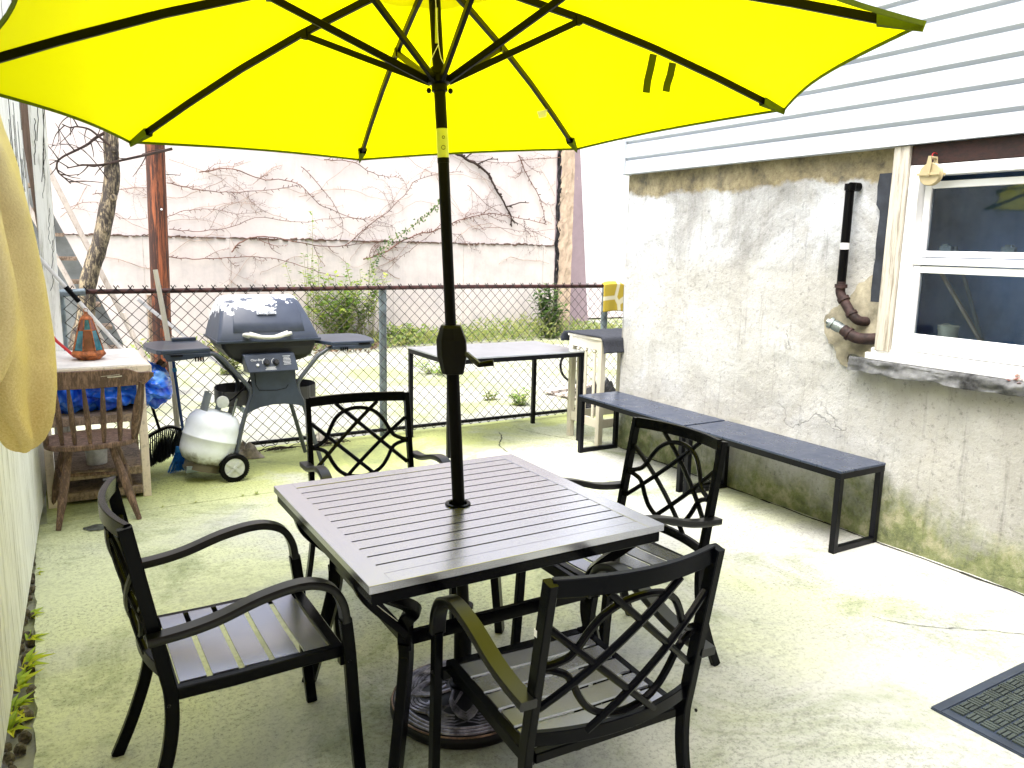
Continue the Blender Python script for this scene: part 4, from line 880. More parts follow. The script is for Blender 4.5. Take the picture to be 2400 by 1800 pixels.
mb = MB(); mb.lathe([(.02, .085), (.10, .06), (.22, .005), (.225, .0)], 32, Matrix.Translation(AP - UN * .03) @ UN.to_track_quat('Z', 'Y').to_matrix().to_4x4()); mb.f = mb.f[:-2]; U(mb, 'vent', CAN, smooth=True)
for k in range(8):
    mb = MB(); mb.bar([ribpt(k, f_) for f_ in (.025, .2, .4, .6, .8, .985)], .014, .022, up=UN); rb = U(mb, 'rib', PBLK)
    d_ = cdir(YAW - k * math.pi / 4); j = ribpt(k, FR) - UN * .012
    s_ = UN.cross(d_) * (.007)
    mb = MB(); mb.bar([HUB + d_ * .033, j], .013, .020, up=UN); mb.box(j + UN * .004, (.02, .02, .03), Matrix((d_, UN.cross(d_), UN)).transposed()); U(mb, 'strut', PBLK, rb)
    tpp = ribpt(k, 1.035); a_ = ribpt(k, .955); sd_ = UN.cross(d_)
    mb = MB(); mb.add([a_ + sd_ * .022 + UN * .013, a_ - sd_ * .022 + UN * .013, tpp + UN * .014 + d_ * .008, a_ + sd_ * .014 - UN * .016, a_ - sd_ * .014 - UN * .016, tpp - UN * .010], [(0, 3, 5, 2), (1, 2, 5, 4), (3, 4, 5), (0, 2, 1)])
    U(mb, 'corner_pocket', HEM, rb)
# tie straps hanging from one rib
mb = MB()
for du in (0, .05):
    a_ = ribpt(4, .60 + du * 1.2) - UN * .02; mb.sweep([a_, a_ + Vector((-.008, .0, -.04)), a_ + Vector((-.016, .004, -.085 + du * .3)), a_ + Vector((-.020, .004, -.125 + du * .6))], [(-.0125, -.0008), (.0125, -.0008), (.0125, .0008), (-.0125, .0008)], up=(.5, .84, 0))
U(mb, 'tie_strap', simple('dark_olive_strap', (.075, .09, .003), .9, 0, .1))
mb = MB(); a_ = ribpt(3, .74) - UN * .012; mb.add([a_, a_ + Vector((-.035, .02, -.01)), a_ + Vector((-.028, .016, -.035)), a_ + Vector((-.004, 0, -.03))], [(0, 1, 2, 3)]); U(mb, 'care_label', WHITE, solid=.001)
# white cord
mb = MB(); top = AP + v_ * .022 + r_ * .004; mid = HUB + UN * .10 + v_ * .024 + r_ * .006
mb.tube([top, mid], .0012, 5); mb.tube(spline([mid, HUB + UN * .06 + v_ * .028 - r_ * .016, HUB + UN * .035 + v_ * .02 - r_ * .026], 4), .0012, 5); mb.tube(spline([mid, HUB + UN * .06 + v_ * .028 + r_ * .012, HUB + UN * .035 + v_ * .02 + r_ * .026], 4), .0012, 5); U(mb, 'cord', WHITE)
mb = MB(); c_ = HUB + UN * .155 + v_ * .019 + r_ * .003; mb.box(c_, (.008, .002, .10), Matrix.Rotation(R(-31), 3, 'Z')); U(mb, 'pole_slot', simple('yellow_slot', (.55, .6, .05), .5))
# crank housing
hc = onp(1.225)
mb = MB()
rings = [(-.079, .031, .026), (-.075, .035, .03), (-.02, .047, .034), (.03, .047, .034), (.069, .034, .03), (.077, .031, .026)]
Rm = Matrix.Rotation(R(-31), 3, 'Z'); vs = []; oc = [(-1, -.35), (-.6, -1), (.25, -1), (1, -.6), (1, .6), (.5, 1), (-.5, 1), (-1, .6)]
for z, a, b_ in rings:
    for (x, y) in oc: vs.append(hc + UP_ * z + Rm @ Vector((x * a, y * b_, 0)))
k = 8; fs = [(i * k + e, i * k + (e + 1) % k, (i + 1) * k + (e + 1) % k, (i + 1) * k + e) for i in range(len(rings) - 1) for e in range(k)] + [tuple(range(k))[::-1], tuple(range((len(rings) - 1) * k, len(rings) * k))]
mb.add(vs, fs); ch = U(mb, 'crank_housing', simple('dark_grey_housing', (.005, .005, .0065), .5, 0, .15, .05, 40), bevel=.002)
mb = MB(); e0 = hc + Rm @ Vector((.038, -.01, -.012)); e1 = e0 + Rm @ Vector((.052, -.03, -.030)); e2 = e1 + Rm @ Vector((.045, -.002, .008)); e05 = e0 + Rm @ Vector((.012, -.01, .0))
mb.bar([e0, e05, e1], .012, .016); ck = U(mb, 'crank_arm', simple('glossy_dark_crank', (.03, .032, .03), .2, .1), ch, smooth=True)
mb = MB(); mb.tube([e1 - (e2 - e1) * .1, e2], .010, 12, scale=[.8, 1.05]); U(mb, 'crank_knob', PBLK, ch, smooth=True)

# umbrella base
ub = thing('umbrella_base', 'round cast umbrella base with basket weave relief under the table', 'umbrella base', (1.135, 2.165, 0))
BASEM, t, b = newmat('black_cast_resin'); co = coord(t); g_ = N(t, 'ShaderNodeNewGeometry')
c_ = ramp(t, g_.outputs['Pointiness'], [(.46, (.004, .004, .005)), (.52, (.006, .006, .008)), (.75, (.012, .012, .014))]); t.links.new(c_, b.inputs['Base Color']); b.inputs['Roughness'].default_value = .35; b.inputs['Metallic'].default_value = .4
mb = MB(); mb.lathe([(0, 0), (.235, 0), (.243, .008), (.243, .030), (.236, .040), (.232, .042), (.20, .052), (.14, .068), (.08, .080), (.055, .085), (.05, .088), (0, .088)], 64); mb.build('disc', BASEM, ub, smooth=50)
def dz(r): return .040 + (.243 - r) * .235
mb = MB()
for ring in (.224, .212, .200): mb.tube([(ring * math.cos(a * .098), ring * math.sin(a * .098), dz(ring) + .001) for a in range(64)], .0048, 6, closed=True)
for k in range(8):
    a0 = k * math.pi / 4
    for st in range(4):
        off = st * .012
        P = []
        for i in range(13):
            f_ = i / 12; r0 = .055 + .135 * math.sin(math.pi * f_) ** .8 + off * .0; a_ = a0 + (f_ - .5) * 2.1; rr_ = r0 - off * math.sin(math.pi * f_) + .02 * 0
            zz = dz(rr_) + .002 + .005 * math.sin(f_ * math.pi * 4 + k % 2 * math.pi); P.append((rr_ * math.cos(a_), rr_ * math.sin(a_), zz))
        mb.tube(P, .0058, 6)
mb.build('weave_relief', simple('worn_silver_relief', (.30, .29, .34), .35, .7, .5, .45, 25), ub, smooth=True)
mb = MB(); mb.tube([(.2365 * math.cos(a * .098), .2365 * math.sin(a * .098), .041) for a in range(64)], .003, 6, closed=True); mb.build('rim_edge', simple('worn_bronze_edge', (.30, .19, .13), .4, .6, .5, .5, 18), ub, smooth=True)
mb = MB(); mb.lathe([(.022, .08), (.045, .088), (.046, .094), (.034, .098), (.030, .11), (.030, .36), (.034, .362), (.034, .372), (.0215, .372), (.0215, .1)], 28); mb.build('collar_tube', BLK, ub, smooth=35)
mb = MB(); mb.tube([(.02, -.01, .33), (.06, -.035, .33)], .005, 8); mb.lathe([(0, 0), (.014, .004), (.014, .014), (0, .018)], 8, Matrix.Translation((.055, -.032, .33)) @ Matrix.Rotation(R(90), 4, 'Y')); mb.build('lock_knob', BLK, ub)

# ---------------------------------------------------------------- benches
def bench(y0, y1, label, first=None):
    x0, x1, h = 3.46, 3.83, .45; Ln = y1 - y0
    t_ = thing('steel_bench', label, 'bench', ((x0 + x1) / 2, (y0 + y1) / 2, 0), group='black benches end to end along the stucco wall')
    w2 = (x1 - x0) / 2; l2 = Ln / 2
    mb = MB(); mb.span((-w2, -l2 + .002, h - .012), (w2, l2 - .002, h)); mb.build('bench_top', BENCHTOP, t_, bevel=.002)
    mb = MB()
    for s in (-1, 1): mb.span((s * w2 - s * .03, -l2 + .004, h - .045), (s * w2 - s * .002, l2 - .004, h - .0125)); mb.span((-w2 + .031, s * (l2 - .004), h - .045), (w2 - .031, s * (l2 - .034), h - .0125))
    mb.build('frame', BLK2, t_)
    for s in (-1, 1):
        ya, yb = sorted((s * (l2 - .006), s * (l2 - .038)))
        for sx_ in (-1, 1):
            mb = MB(); a_, b_ = sorted((sx_ * (w2 - .001), sx_ * (w2 - .034))); mb.span((a_, ya, 0), (b_, yb, h - .0455)); mb.build('leg', BLK2, t_, bevel=.002)
        mb = MB(); mb.span((-w2 + .0345, ya + .001, .001), (w2 - .0345, yb - .001, .033)); mb.build('foot_bar', BLK2, t_, bevel=.002)
    return t_
bench(2.44, 3.585, 'nearer long black bench against the stucco wall under the window')
bench(3.605, 4.745, 'farther long black bench against the stucco wall, reaching the house corner')
# black side table
t_ = thing('side_table', 'tall black side table with shiny top standing at the chain fence', 'table', (3.09, 5.38, 0))
x0, x1, y0, y1, h = 2.49, 3.70, 5.02, 5.75, .74
mb = MB(); mb.span((x0 - 3.09, y0 - 5.38, h - .012), (x1 - 3.09, y1 - 5.38, h)); mb.build('table_top', simple('pale_glare_top', (.75, .80, .88), .30, .95, .8, .05, 6), t_, bevel=.002)  # pale metallic base stands in for the glare on the black top
mb = MB()
for yy in (y0, y1 - .03): mb.span((x0 - 3.09, yy - 5.38, h - .045), (x1 - 3.09, yy + .03 - 5.38, h - .0125))
for xx in (x0, x1 - .03): mb.span((xx - 3.09, y0 + .031 - 5.38, h - .045), (xx + .03 - 3.09, y1 - .031 - 5.38, h - .0125))
mb.build('frame', BLK2, t_)
for xx in (x0, x1 - .032):
    for yy in (y0, y1 - .032): mb = MB(); mb.span((xx - 3.09, yy - 5.38, 0), (xx + .032 - 3.09, yy + .032 - 5.38, h - .0455)); mb.build('leg', BLK2, t_, bevel=.002)
# white stand with rug
t_ = thing('white_wooden_stand', 'narrow cream painted wooden stand with spindles beside the house corner', 'stand', (3.95, 5.02, 0))
def S(mb, name, m_, **k): mb.v = [(x - 3.95, y - 5.02, z) for x, y, z in mb.v]; return mb.build(name, m_, t_, **k)
sx0, sx1, sy0, sy1, sh = 3.70, 4.25, 4.80, 5.235, .865
for xx in (sx0, sx1 - .045):
    for yy in (sy0, sy1 - .045): mb = MB(); mb.span((xx, yy, 0), (xx + .045, yy + .045, sh - .021)); S(mb, 'leg', CREAM, bevel=.003)
mb = MB()
for za, zb in ((sh - .10, sh - .021), (.145, .215)):
    for xx in (sx0 + .005, sx1 - .03): mb = MB(); mb.span((xx, sy0 + .046, za), (xx + .022, sy1 - .046, zb)); S(mb, 'rail', CREAM, bevel=.002)
    for yy in (sy0 + .005, sy1 - .03): mb = MB(); mb.span((sx0 + .046, yy, za), (sx1 - .046, yy + .022, zb)); S(mb, 'rail', CREAM, bevel=.002)
mb = MB(); mb.span((sx0 - .01, sy0 - .01, sh - .02), (sx1 + .01, sy1 + .01, sh)); S(mb, 'top', CREAM, bevel=.003)
for yy in (4.905, 5.02, 5.12): mb = MB(); mb.tube([(sx0 + .016, yy, .216), (sx0 + .016, yy, .72), (sx0 + .016, yy, .735), (sx0 + .016, yy, .75), (sx0 + .016, yy, .764)], .013, 10, scale=[1, 1, .6, 1.3, .8]); S(mb, 'spindle', CREAM, smooth=True)
RUG = simple('black_speckled_rug', (.018, .022, .035), .8, 0, .6, .4, 90, 1, 160)
mb = MB(); prof = spline([(4.74, 0, .755), (4.755, 0, .81), (4.765, 0, .86), (4.80, 0, .874), (4.9, 0, .875), (5.1, 0, .874), (5.24, 0, .876), (5.29, 0, .865), (5.32, 0, .82), (5.33, 0, .79)], 4)
mb.grid(lambda u, v: (3.68 + .62 * v + (.006 * math.sin(u * 20)), prof[min(len(prof) - 1, int(u * (len(prof) - 1)))].x, prof[min(len(prof) - 1, int(u * (len(prof) - 1)))].z + .002 * math.sin(v * 40)), len(prof) - 1, 16)
tag(mb.build('black_rug', RUG, smooth=70, solid=.012), 'black speckled rubber-backed rug draped over the white wooden stand', 'rug')

# ---------------------------------------------------------------- rubber mat
t_ = thing('rubber_mat', 'black ribbed rubber door mat on the floor at the lower right edge', 'mat', (2.98, .93, 0))
mb = MB(); X0, X1, Y0_, Y1 = -.43, .60, -.5, .435
mb.span((X0, Y0_, 0), (X1, Y1, .006)); mb.build('backing', PLASTIC, t_, bevel=.002)
mb = MB(); mb.prism([(X0, Y0_), (X1, Y0_), (X1, Y1), (X0, Y1)], (0, 0, .0062), (1, 0, 0), (0, 1, 0), (0, 0, .001))
mb = MB()
for (a_, b_, c_, d_) in ((X0, Y1 - .035, X1, Y1 - .001), (X0, Y0_, X1, Y0_ + .035), (X0 + .001, Y0_ + .036, X0 + .035, Y1 - .036), (X1 - .035, Y0_ + .036, X1 - .001, Y1 - .036)): mb.span((a_ + .001, b_, .0063), (c_ - .001, d_, .011))
mb.build('rim', PLASTIC, t_, bevel=.002)
mb = MB(); cs = (Y1 - Y0_ - .078) / 17
x = X0 + .045; i = 0
while x + cs < X1 - .03:
    y = Y0_ + .039; j = 0
    while y + cs < Y1 - .036:
        for r_ in range(3):
            if (i + j) % 2: mb.span((x + .003, y + .003 + r_ * cs * .31, .0063), (x + cs - .003, y + .003 + (r_ + .68) * cs * .31, .0125))
            else: mb.span((x + .003 + r_ * cs * .31, y + .003, .0063), (x + .003 + (r_ + .68) * cs * .31, y + cs - .003, .0125))
        y += cs; j += 1
    x += cs; i += 1
mb.build('ribs', simple('green_grey_rubber', (.045, .058, .055), .5, 0, .4, .2, 12), t_)

# ================================================================ GRILL
gr = thing('gas_grill', 'navy black gas grill on wheels with peeling white patches on the lid', 'grill', (1.27, 5.4, 0))
def G(mb, name, m_, p=None, **k): mb.v = [(x - 1.27, y - 5.4, z) for x, y, z in mb.v]; return mb.build(name, m_, p or gr, **k)
LID, t, b = newmat('peeling_navy_enamel'); co = coord(t); x, y, z = sep(t, co)
n_ = tex(t, co, 6, 9, .62, .2); k1 = mth(t, 'ADD', n_, mth(t, 'MULTIPLY', mth(t, 'SUBTRACT', z, 1.13), 1.5)); k2 = ramp(t, k1, [(.49, 0), (.497, 1)])
yk = ramp(t, mth(t, 'MULTIPLY', y, -3), [(.05, 0), (.1, 1)])
big = ramp(t, tex(t, co, 2.2, 3), [(.30, 0), (.33, 1)])
c_ = mix(t, mth(t, 'MULTIPLY', k2, big), ramp(t, tex(t, co, 4, 5), [(.3, (.035, .045, .075)), (.7, (.065, .08, .12))]), (.80, .82, .86))
t.links.new(c_, b.inputs['Base Color']); b.inputs['Roughness'].default_value = .4; bump(t, b, tex(t, co, 60), .1, .002)
prof = [(5.195, .905), (5.195, .925), (5.205, .965), (5.235, 1.03), (5.275, 1.10), (5.325, 1.155), (5.38, 1.182), (5.46, 1.190), (5.54, 1.175), (5.60, 1.13), (5.64, 1.05), (5.66, .96), (5.66, .905)]
def loft(mb, prof, xs, zb, zt):
    # xs: list of (t, x at bottom, x at top)
    k = len(prof); vs = []
    for (xb, xt, sh) in xs:
        for (yy, zz) in prof:
            f_ = (zz - zb) / (zt - zb); cy_ = 5.43; vs.append((xb + (xt - xb) * f_, cy_ + (yy - cy_) * sh, zb + (zz - zb) * (sh if sh < 1 else 1)))
    fs = [(i * k + e, i * k + e + 1, (i + 1) * k + e + 1, (i + 1) * k + e) for i in range(len(xs) - 1) for e in range(k - 1)] + [tuple(range(k)), tuple(range((len(xs) - 1) * k, len(xs) * k))[::-1]]
    fs += [(i * k + k - 1, i * k, (i + 1) * k, (i + 1) * k + k - 1) for i in range(len(xs) - 1)]
    mb.add(vs, fs)
mb = MB(); loft(mb, prof, [(.940, 1.0, .90), (.947, 1.015, .97), (.960, 1.035, 1.0), (1.27, 1.27, 1.0), (1.585, 1.47, 1.0), (1.598, 1.49, .97), (1.605, 1.505, .90)], .905, 1.19)
lid = G(mb, 'lid', LID, smooth=40)
mb = MB(); pr2 = [(a - .003, z) for a, z in prof[2:9]]; k = len(pr2); vs = []
for x_, dz_ in ((1.03, 0), (1.045, .008), (1.50, .008), (1.515, 0)):
    for (yy, zz) in pr2: f_ = (zz - .905) / .285; cx_ = 1.27; vs.append((cx_ + (x_ - cx_) * (1 - .12 * f_), yy - dz_ * .6 + .006, zz + dz_ * .5 - .004))
mb.add(vs, [(i * k + e, i * k + e + 1, (i + 1) * k + e + 1, (i + 1) * k + e) for i in range(3) for e in range(k - 1)]); G(mb, 'raised_panel', LID, lid, smooth=30, solid=.004)
mb = MB(); mb.span((.936, 5.186, .898), (1.609, 5.668, .916)); G(mb, 'lid_rim', PLASTIC, lid, bevel=.004)
mb = MB(); mb.bar(spline([(1.115, 5.19, .945), (1.13, 5.15, .952), (1.19, 5.135, .940), (1.255, 5.13, .936), (1.32, 5.135, .940), (1.375, 5.15, .952), (1.392, 5.19, .945)], 5), .020, .046, up=(0, -1, .3)); mb.bar(spline([(1.13, 5.152, .965), (1.25, 5.128, .935), (1.375, 5.152, .965)], 6), .012, .02)
G(mb, 'handle', simple('aged_white_handle', (.62, .62, .58), .5), lid, smooth=50)
def textmesh(txt, size, name, m_, p, loc, rot, ext=.001):
    cu = bpy.data.curves.new('lettering', 'FONT'); cu.body = txt; cu.size = size; cu.extrude = ext; cu.align_x = 'CENTER'
    o = bpy.data.objects.new('tmp', cu); col.objects.link(o); dg = bpy.context.evaluated_depsgraph_get(); me = bpy.data.meshes.new_from_object(o.evaluated_get(dg)); bpy.data.objects.remove(o)
    me.materials.clear(); me.materials.append(m_); q = bpy.data.objects.new(name, me); col.objects.link(q); q.parent = p; q.location = loc; q.rotation_euler = rot; return q
LET = simple('white_lettering', (.75, .77, .8), .5)
mb = MB(); mb.box((1.265, 5.248, 1.085), (.125, .006, .020), Matrix.Rotation(R(-32), 3, 'X')); mb.prism([(-.008, 0), (.008, 0), (.003, .016), (0, .028), (-.004, .014)], (1.285, 5.250, 1.093), (1, 0, 0), (0, .5, .86), (0, -.004, .002)); bd = G(mb, 'badge', simple('grey_badge', (.5, .53, .58), .4, .3), lid)
textmesh('Char-Broil', .026, 'lettering', simple('dark_lettering', (.03, .035, .05), .5), bd, (1.265 - 1.27, 5.240 - 5.4, 1.077), (R(58), 0, 0))
mb = MB()
vs = []
for (z, xa, xb, ya, yb) in ((.900, .965, 1.585, 5.21, 5.645), (.86, .975, 1.578, 5.21, 5.645), (.80, 1.02, 1.555, 5.225, 5.63), (.775, 1.06, 1.53, 5.25, 5.61), (.74, 1.12, 1.42, 5.28, 5.58)):
    vs += [(xa, ya + .02, z), (xa + .02, ya, z), (xb - .02, ya, z), (xb, ya + .02, z), (xb, yb, z), (xa, yb, z)]
fs = [(i * 6 + e, i * 6 + (e + 1) % 6, (i + 1) * 6 + (e + 1) % 6, (i + 1) * 6 + e) for i in range(4) for e in range(6)] + [tuple(range(6)), tuple(range(24, 30))[::-1]]
mb.add(vs, [f_[::-1] for f_ in fs]); G(mb, 'firebox', simple('matt_black_firebox', (.010, .011, .014), .5, 0, .4), bevel=.006)
mb = MB(); mb.add([(1.09, 5.175, .822), (1.42, 5.175, .822), (1.435, 5.12, .712), (1.11, 5.12, .712), (1.09, 5.26, .825), (1.42, 5.26, .825), (1.435, 5.26, .70), (1.11, 5.26, .70)], [(0, 3, 2, 1), (4, 5, 6, 7), (0, 1, 5, 4), (2, 3, 7, 6), (1, 2, 6, 5), (0, 4, 7, 3)]); pn = G(mb, 'control_panel', PLASTIC, bevel=.006)
for kx in (1.232, 1.292):
    mb = MB(); mb.lathe([(0, .022), (.014, .022), (.018, .018), (.02, 0)], 20, Matrix.Translation((kx, 5.146, .768)) @ Matrix.Rotation(R(64), 4, 'X')); mb.box((kx, 5.13, .775), (.006, .02, .03), Matrix.Rotation(R(-26), 3, 'X')); G(mb, 'knob', simple('black_knob', (.01, .01, .012), .35), pn, smooth=40)
mb = MB(); mb.lathe([(0, .012), (.008, .012), (.010, 0)], 14, Matrix.Translation((1.172, 5.140, .756)) @ Matrix.Rotation(R(64), 4, 'X')); G(mb, 'ignition_button', LET, pn, smooth=40)
textmesh('Char-Broil', .020, 'lettering', LET, pn, (1.175 - 1.27, 5.152 - 5.4, .783), (R(64), 0, 0), .0006)
mb = MB()
Rx = Matrix.Rotation(R(-26), 3, 'X')
def onpanel(x_, z_): return (x_, 5.1755 - (.822 - z_) * .5 - .002, z_)
for j in range(7):
    L = random.uniform(.035, .055); mb.box(onpanel(1.365, .805 - j * .0085), (L, .0008, .0026), Rx)
for j in range(4): mb.box(onpanel(1.255, .741 - j * .005), (random.uniform(.04, .075), .0008, .0022), Rx)
for kx in (1.232, 1.292): mb.tube([Vector(onpanel(kx + .027 * math.cos(a), .772 + .024 * math.sin(a))) for a in [1.9 + i * .2 for i in range(9)]], .0016, 4)
G(mb, 'panel_print', LET, pn)
sk = [(1.127, .712), (1.425, .712), (1.428, .62), (1.44, .57), (1.475, .50), (1.485, .455), (1.42, .468), (1.35, .480), (1.27, .482), (1.19, .470), (1.13, .448), (1.105, .432), (1.115, .50), (1.145, .565), (1.14, .63)]
mb = MB(); mb.prism(sk, (0, 5.175, 0), (1, 0, 0), (0, 0, 1), (0, .012, 0)); sk_ = G(mb, 'front_skirt', PLASTIC, bevel=.002)
mb = MB(); mb.tube([(1.16, 5.173, .70), (1.165, 5.173, .62), (1.185, 5.173, .585), (1.30, 5.173, .578), (1.36, 5.173, .588), (1.375, 5.173, .61)], .002, 5); G(mb, 'door_groove', PBLK, sk_)
TUB = simple('grey_black_tube', (.06, .07, .085), .4, .1, .5, .1, 8)
for yy in (5.20, 5.60):
    mb = MB(); mb.tube(spline([(.62, yy, .838), (.80, yy, .838), (.905, yy, .838), (.95, yy, .815), (.99, yy, .775), (1.075, yy, .672), (1.125, yy, .605), (1.138, yy, .565), (1.128, yy, .51), (1.096, yy, .43), (1.06, yy, .30), (1.02, yy, .12)], 5), .0145, 10); G(mb, 'leg_tube', TUB, smooth=True)
    mb = MB(); ex = 1.605 if yy < 5.4 else 1.60
    mb.tube(spline([(1.95, yy, .838), (1.78, yy, .838), (1.675, yy, .838), (1.63, yy, .815), (1.59, yy, .79), (1.52, yy, .71), (1.46, yy, .635), (1.445, yy, .59), (1.455, yy, .53), (1.483, yy, .46), (1.54, yy, .25), (ex, yy, .015)], 5), .0145, 10); G(mb, 'leg_tube', TUB, smooth=True)
mb = MB()
for yy in (5.215, 5.585): mb.bar([(1.02, yy, .10), (1.02, yy, .101)], .01, .01)
mb.tube([(1.0, 5.12, .092), (1.0, 5.64, .092)], .007, 8); mb.bar([(1.09, 5.2, .45), (1.09, 5.6, .45)], .02, .03); mb.bar([(1.49, 5.2, .45), (1.49, 5.6, .45)], .02, .03)
mb.span((.72, 5.22, .070), (1.0, 5.40, .085)); mb.bar([(.98, 5.2, .09), (.72, 5.2, .105)], .012, .03); G(mb, 'cart_frame', GALV)
mb = MB(); T_ = [(1.03, 5.26), (1.48, 5.26), (1.56, 5.30), (1.62, 5.38), (1.62, 5.52), (1.5, 5.62), (1.06, 5.62), (.97, 5.52), (.95, 5.38), (.97, 5.29)]
T_ = spline([(a_, b_, 0) for a_, b_ in T_], 4, True); k = len(T_)
mb.add([(p_.x, p_.y, .475) for p_ in T_] + [(p_.x, p_.y, .57) for p_ in T_], [(i, (i + 1) % k, (i + 1) % k + k, i + k) for i in range(k)] + [tuple(range(k))[::-1]]); G(mb, 'lower_tray', simple('dark_tray', (.035, .035, .042), .5), solid=.004)
# side shelves
def shelf(pts, z0, z1, cut):
    mb = MB(); mb.prism(pts, (0, 0, z0), (1, 0, 0), (0, 1, 0), (0, 0, z1 - z0)); return mb
SH1 = [(.885, 5.13), (.60, 5.115), (.575, 5.14), (.535, 5.30), (.53, 5.42), (.56, 5.56), (.62, 5.61), (.86, 5.62), (.885, 5.58)]
sh_ = G(shelf(SH1, .856, .884, 0), 'side_shelf', PLASTIC, bevel=.006)
mb = MB(); mb.prism([(.61, .856), (.883, .856), (.883, .832), (.66, .812), (.63, .812)], (0, 5.12, 0), (1, 0, 0), (0, 0, 1), (0, .03, 0)); mb.prism([(.60, .856), (.70, .856), (.68, .83)], (0, 5.14, 0), (1, 0, 0), (0, 0, 1), (0, .4, 0)); mb.span((.72, 5.55, .884), (.87, 5.60, .905)); G(mb, 'shelf_edge', PLASTIC, sh_, bevel=.003)
mb = MB(); mb.span((.65, 5.112, .842), (.72, 5.121, .852)); G(mb, 'grip_slot', PBLK, sh_)
for i in range(4): mb = MB(); mb.span((.79 + i * .015, 5.112, .806), (.797 + i * .015, 5.124, .835)); G(mb, 'tool_hook', PBLK, sh_)
SH2 = [(1.665, 5.13), (1.94, 5.12), (1.975, 5.15), (2.01, 5.30), (2.02, 5.42), (2.0, 5.55), (1.95, 5.61), (1.68, 5.62), (1.60, 5.5), (1.60, 5.3)]
sh_ = G(shelf(SH2, .862, .888, 0), 'side_shelf', PLASTIC, bevel=.006)
mb = MB(); mb.prism([(1.667, .862), (1.945, .862), (1.94, .838), (1.90, .834), (1.667, .838)], (0, 5.122, 0), (1, 0, 0), (0, 0, 1), (0, .03, 0)); G(mb, 'shelf_edge', PLASTIC, sh_, bevel=.003)
mb = MB(); mb.span((1.85, 5.112, .866), (1.93, 5.1215, .876)); G(mb, 'grip_slot', PBLK, sh_)
for i in range(4): mb = MB(); mb.span((1.72 + i * .015, 5.112, .826), (1.727 + i * .015, 5.124, .850)); G(mb, 'tool_hook', PBLK, sh_)
HUBM = simple('grey_hub_plastic', (.52, .55, .53), .5)
for yy, sg in ((5.135, 1), (5.64, 1)):
    M_ = Matrix.Translation((1.0, yy, .094)) @ Matrix.Rotation(R(90), 4, 'X')
    mb = MB(); mb.lathe([(.062, -.02), (.086, -.02), (.093, -.012), (.093, .012), (.086, .02), (.064, .02), (.062, .01)], 40, M_)
    for i in range(40): a = i * math.pi / 20; mb.box(M_ @ Vector((.0925 * math.cos(a), .0925 * math.sin(a), 0)), (.005, .034, .006), Matrix.Rotation(-a, 3, 'Y'))
    wh = G(mb, 'wheel', PBLK, smooth=35)
    mb = MB(); mb.lathe([(0, .015), (.02, .016), (.063, .017), (.063, -.01), (0, -.01)], 30, M_)
    for i in range(4):
        a = i * math.pi / 2 + .78; c_ = [( .012 * math.cos(a), .012 * math.sin(a))]
        mb.prism([(.008 * math.cos(a - 1.2), .008 * math.sin(a - 1.2)), (.062 * math.cos(a - .18), .062 * math.sin(a - .18)), (.064 * math.cos(a + .18), .064 * math.sin(a + .18)), (.008 * math.cos(a + 1.2), .008 * math.sin(a + 1.2))], (1.0, yy - .017, .094), (1, 0, 0), (0, 0, 1), (0, -.006, 0))
    mb.lathe([(0, .027), (.010, .026), (.012, .01)], 14, M_); G(mb, 'hub_cap', HUBM, wh, smooth=40)
# propane tank
pt_ = thing('propane_tank', 'white propane tank tilted to the right under the left grill shelf', 'gas tank', (.832, 5.28, .09)); pt_.rotation_euler = (R(-3), R(17), 0); pt_.scale = (1.13, 1.13, 1.13)
TANK, t, b = newmat('grimy_white_enamel'); co = coord(t); x, y, z = sep(t, co)
k_ = mth(t, 'ADD', mth(t, 'SUBTRACT', .075, z), mth(t, 'MULTIPLY', mth(t, 'SUBTRACT', tex(t, co, 14, 6, .7), .5), .12)); c_ = mix(t, ramp(t, k_, [(0, 0), (.05, 1)]), ramp(t, tex(t, co, 6, 5), [(.4, (.70, .74, .80)), (.6, (.82, .87, .94))]), (.10, .085, .06)); t.links.new(c_, b.inputs['Base Color']); b.inputs['Roughness'].default_value = .4
mb = MB(); mb.lathe([(0, 0), (.08, .008), (.125, .035), (.150, .075), (.154, .11), (.154, .165), (.157, .168), (.157, .176), (.154, .179), (.154, .235), (.145, .275), (.118, .31), (.07, .33), (.02, .336), (0, .336)], 40); mb.build('tank', TANK, pt_, smooth=50)
mb = MB(); mb.lathe([(.10, -.02), (.105, -.02), (.105, .02), (.10, .02)], 30); mb.build('foot_ring', TANK, pt_, smooth=35)
for a0, a1 in ((2.2, 3.9), (-.7, .6)):
    mb = MB(); n_ = 12; ps = [(.095 * math.cos(a0 + (a1 - a0) * i / n_), .095 * math.sin(a0 + (a1 - a0) * i / n_)) for i in range(n_ + 1)]
    for i in range(n_): (xa, ya), (xb, yb) = ps[i], ps[i + 1]; mb.add([(xa, ya, .30), (xb, yb, .30), (xb, yb, .425), (xa, ya, .425), (xa * .96, ya * .96, .30), (xb * .96, yb * .96, .30), (xb * .96, yb * .96, .425), (xa * .96, ya * .96, .425)], [(0, 1, 2, 3), (5, 4, 7, 6), (3, 2, 6, 7), (0, 4, 5, 1), (0, 3, 7, 4), (1, 5, 6, 2)])
    mb.build('collar_guard', simple('grey_green_collar', (.30, .33, .32), .5, .2), pt_)
mb = MB(); mb.tube([(0, 0, .33), (0, 0, .40)], .018, 12); mb.tube([(0, .02, .385), (0, -.06, .385)], .012, 10); mb.build('valve', GALV, pt_, smooth=True)
mb = MB(); mb.lathe([(0, .02), (.012, .02), (.034, .014), (.036, 0), (.030, -.008), (0, -.008)], 24, Matrix.Translation((.0, -.065, .39)) @ Matrix.Rotation(R(90), 4, 'X')); mb.build('regulator', simple('pale_regulator', (.6, .63, .63), .4, .2), pt_, smooth=True)
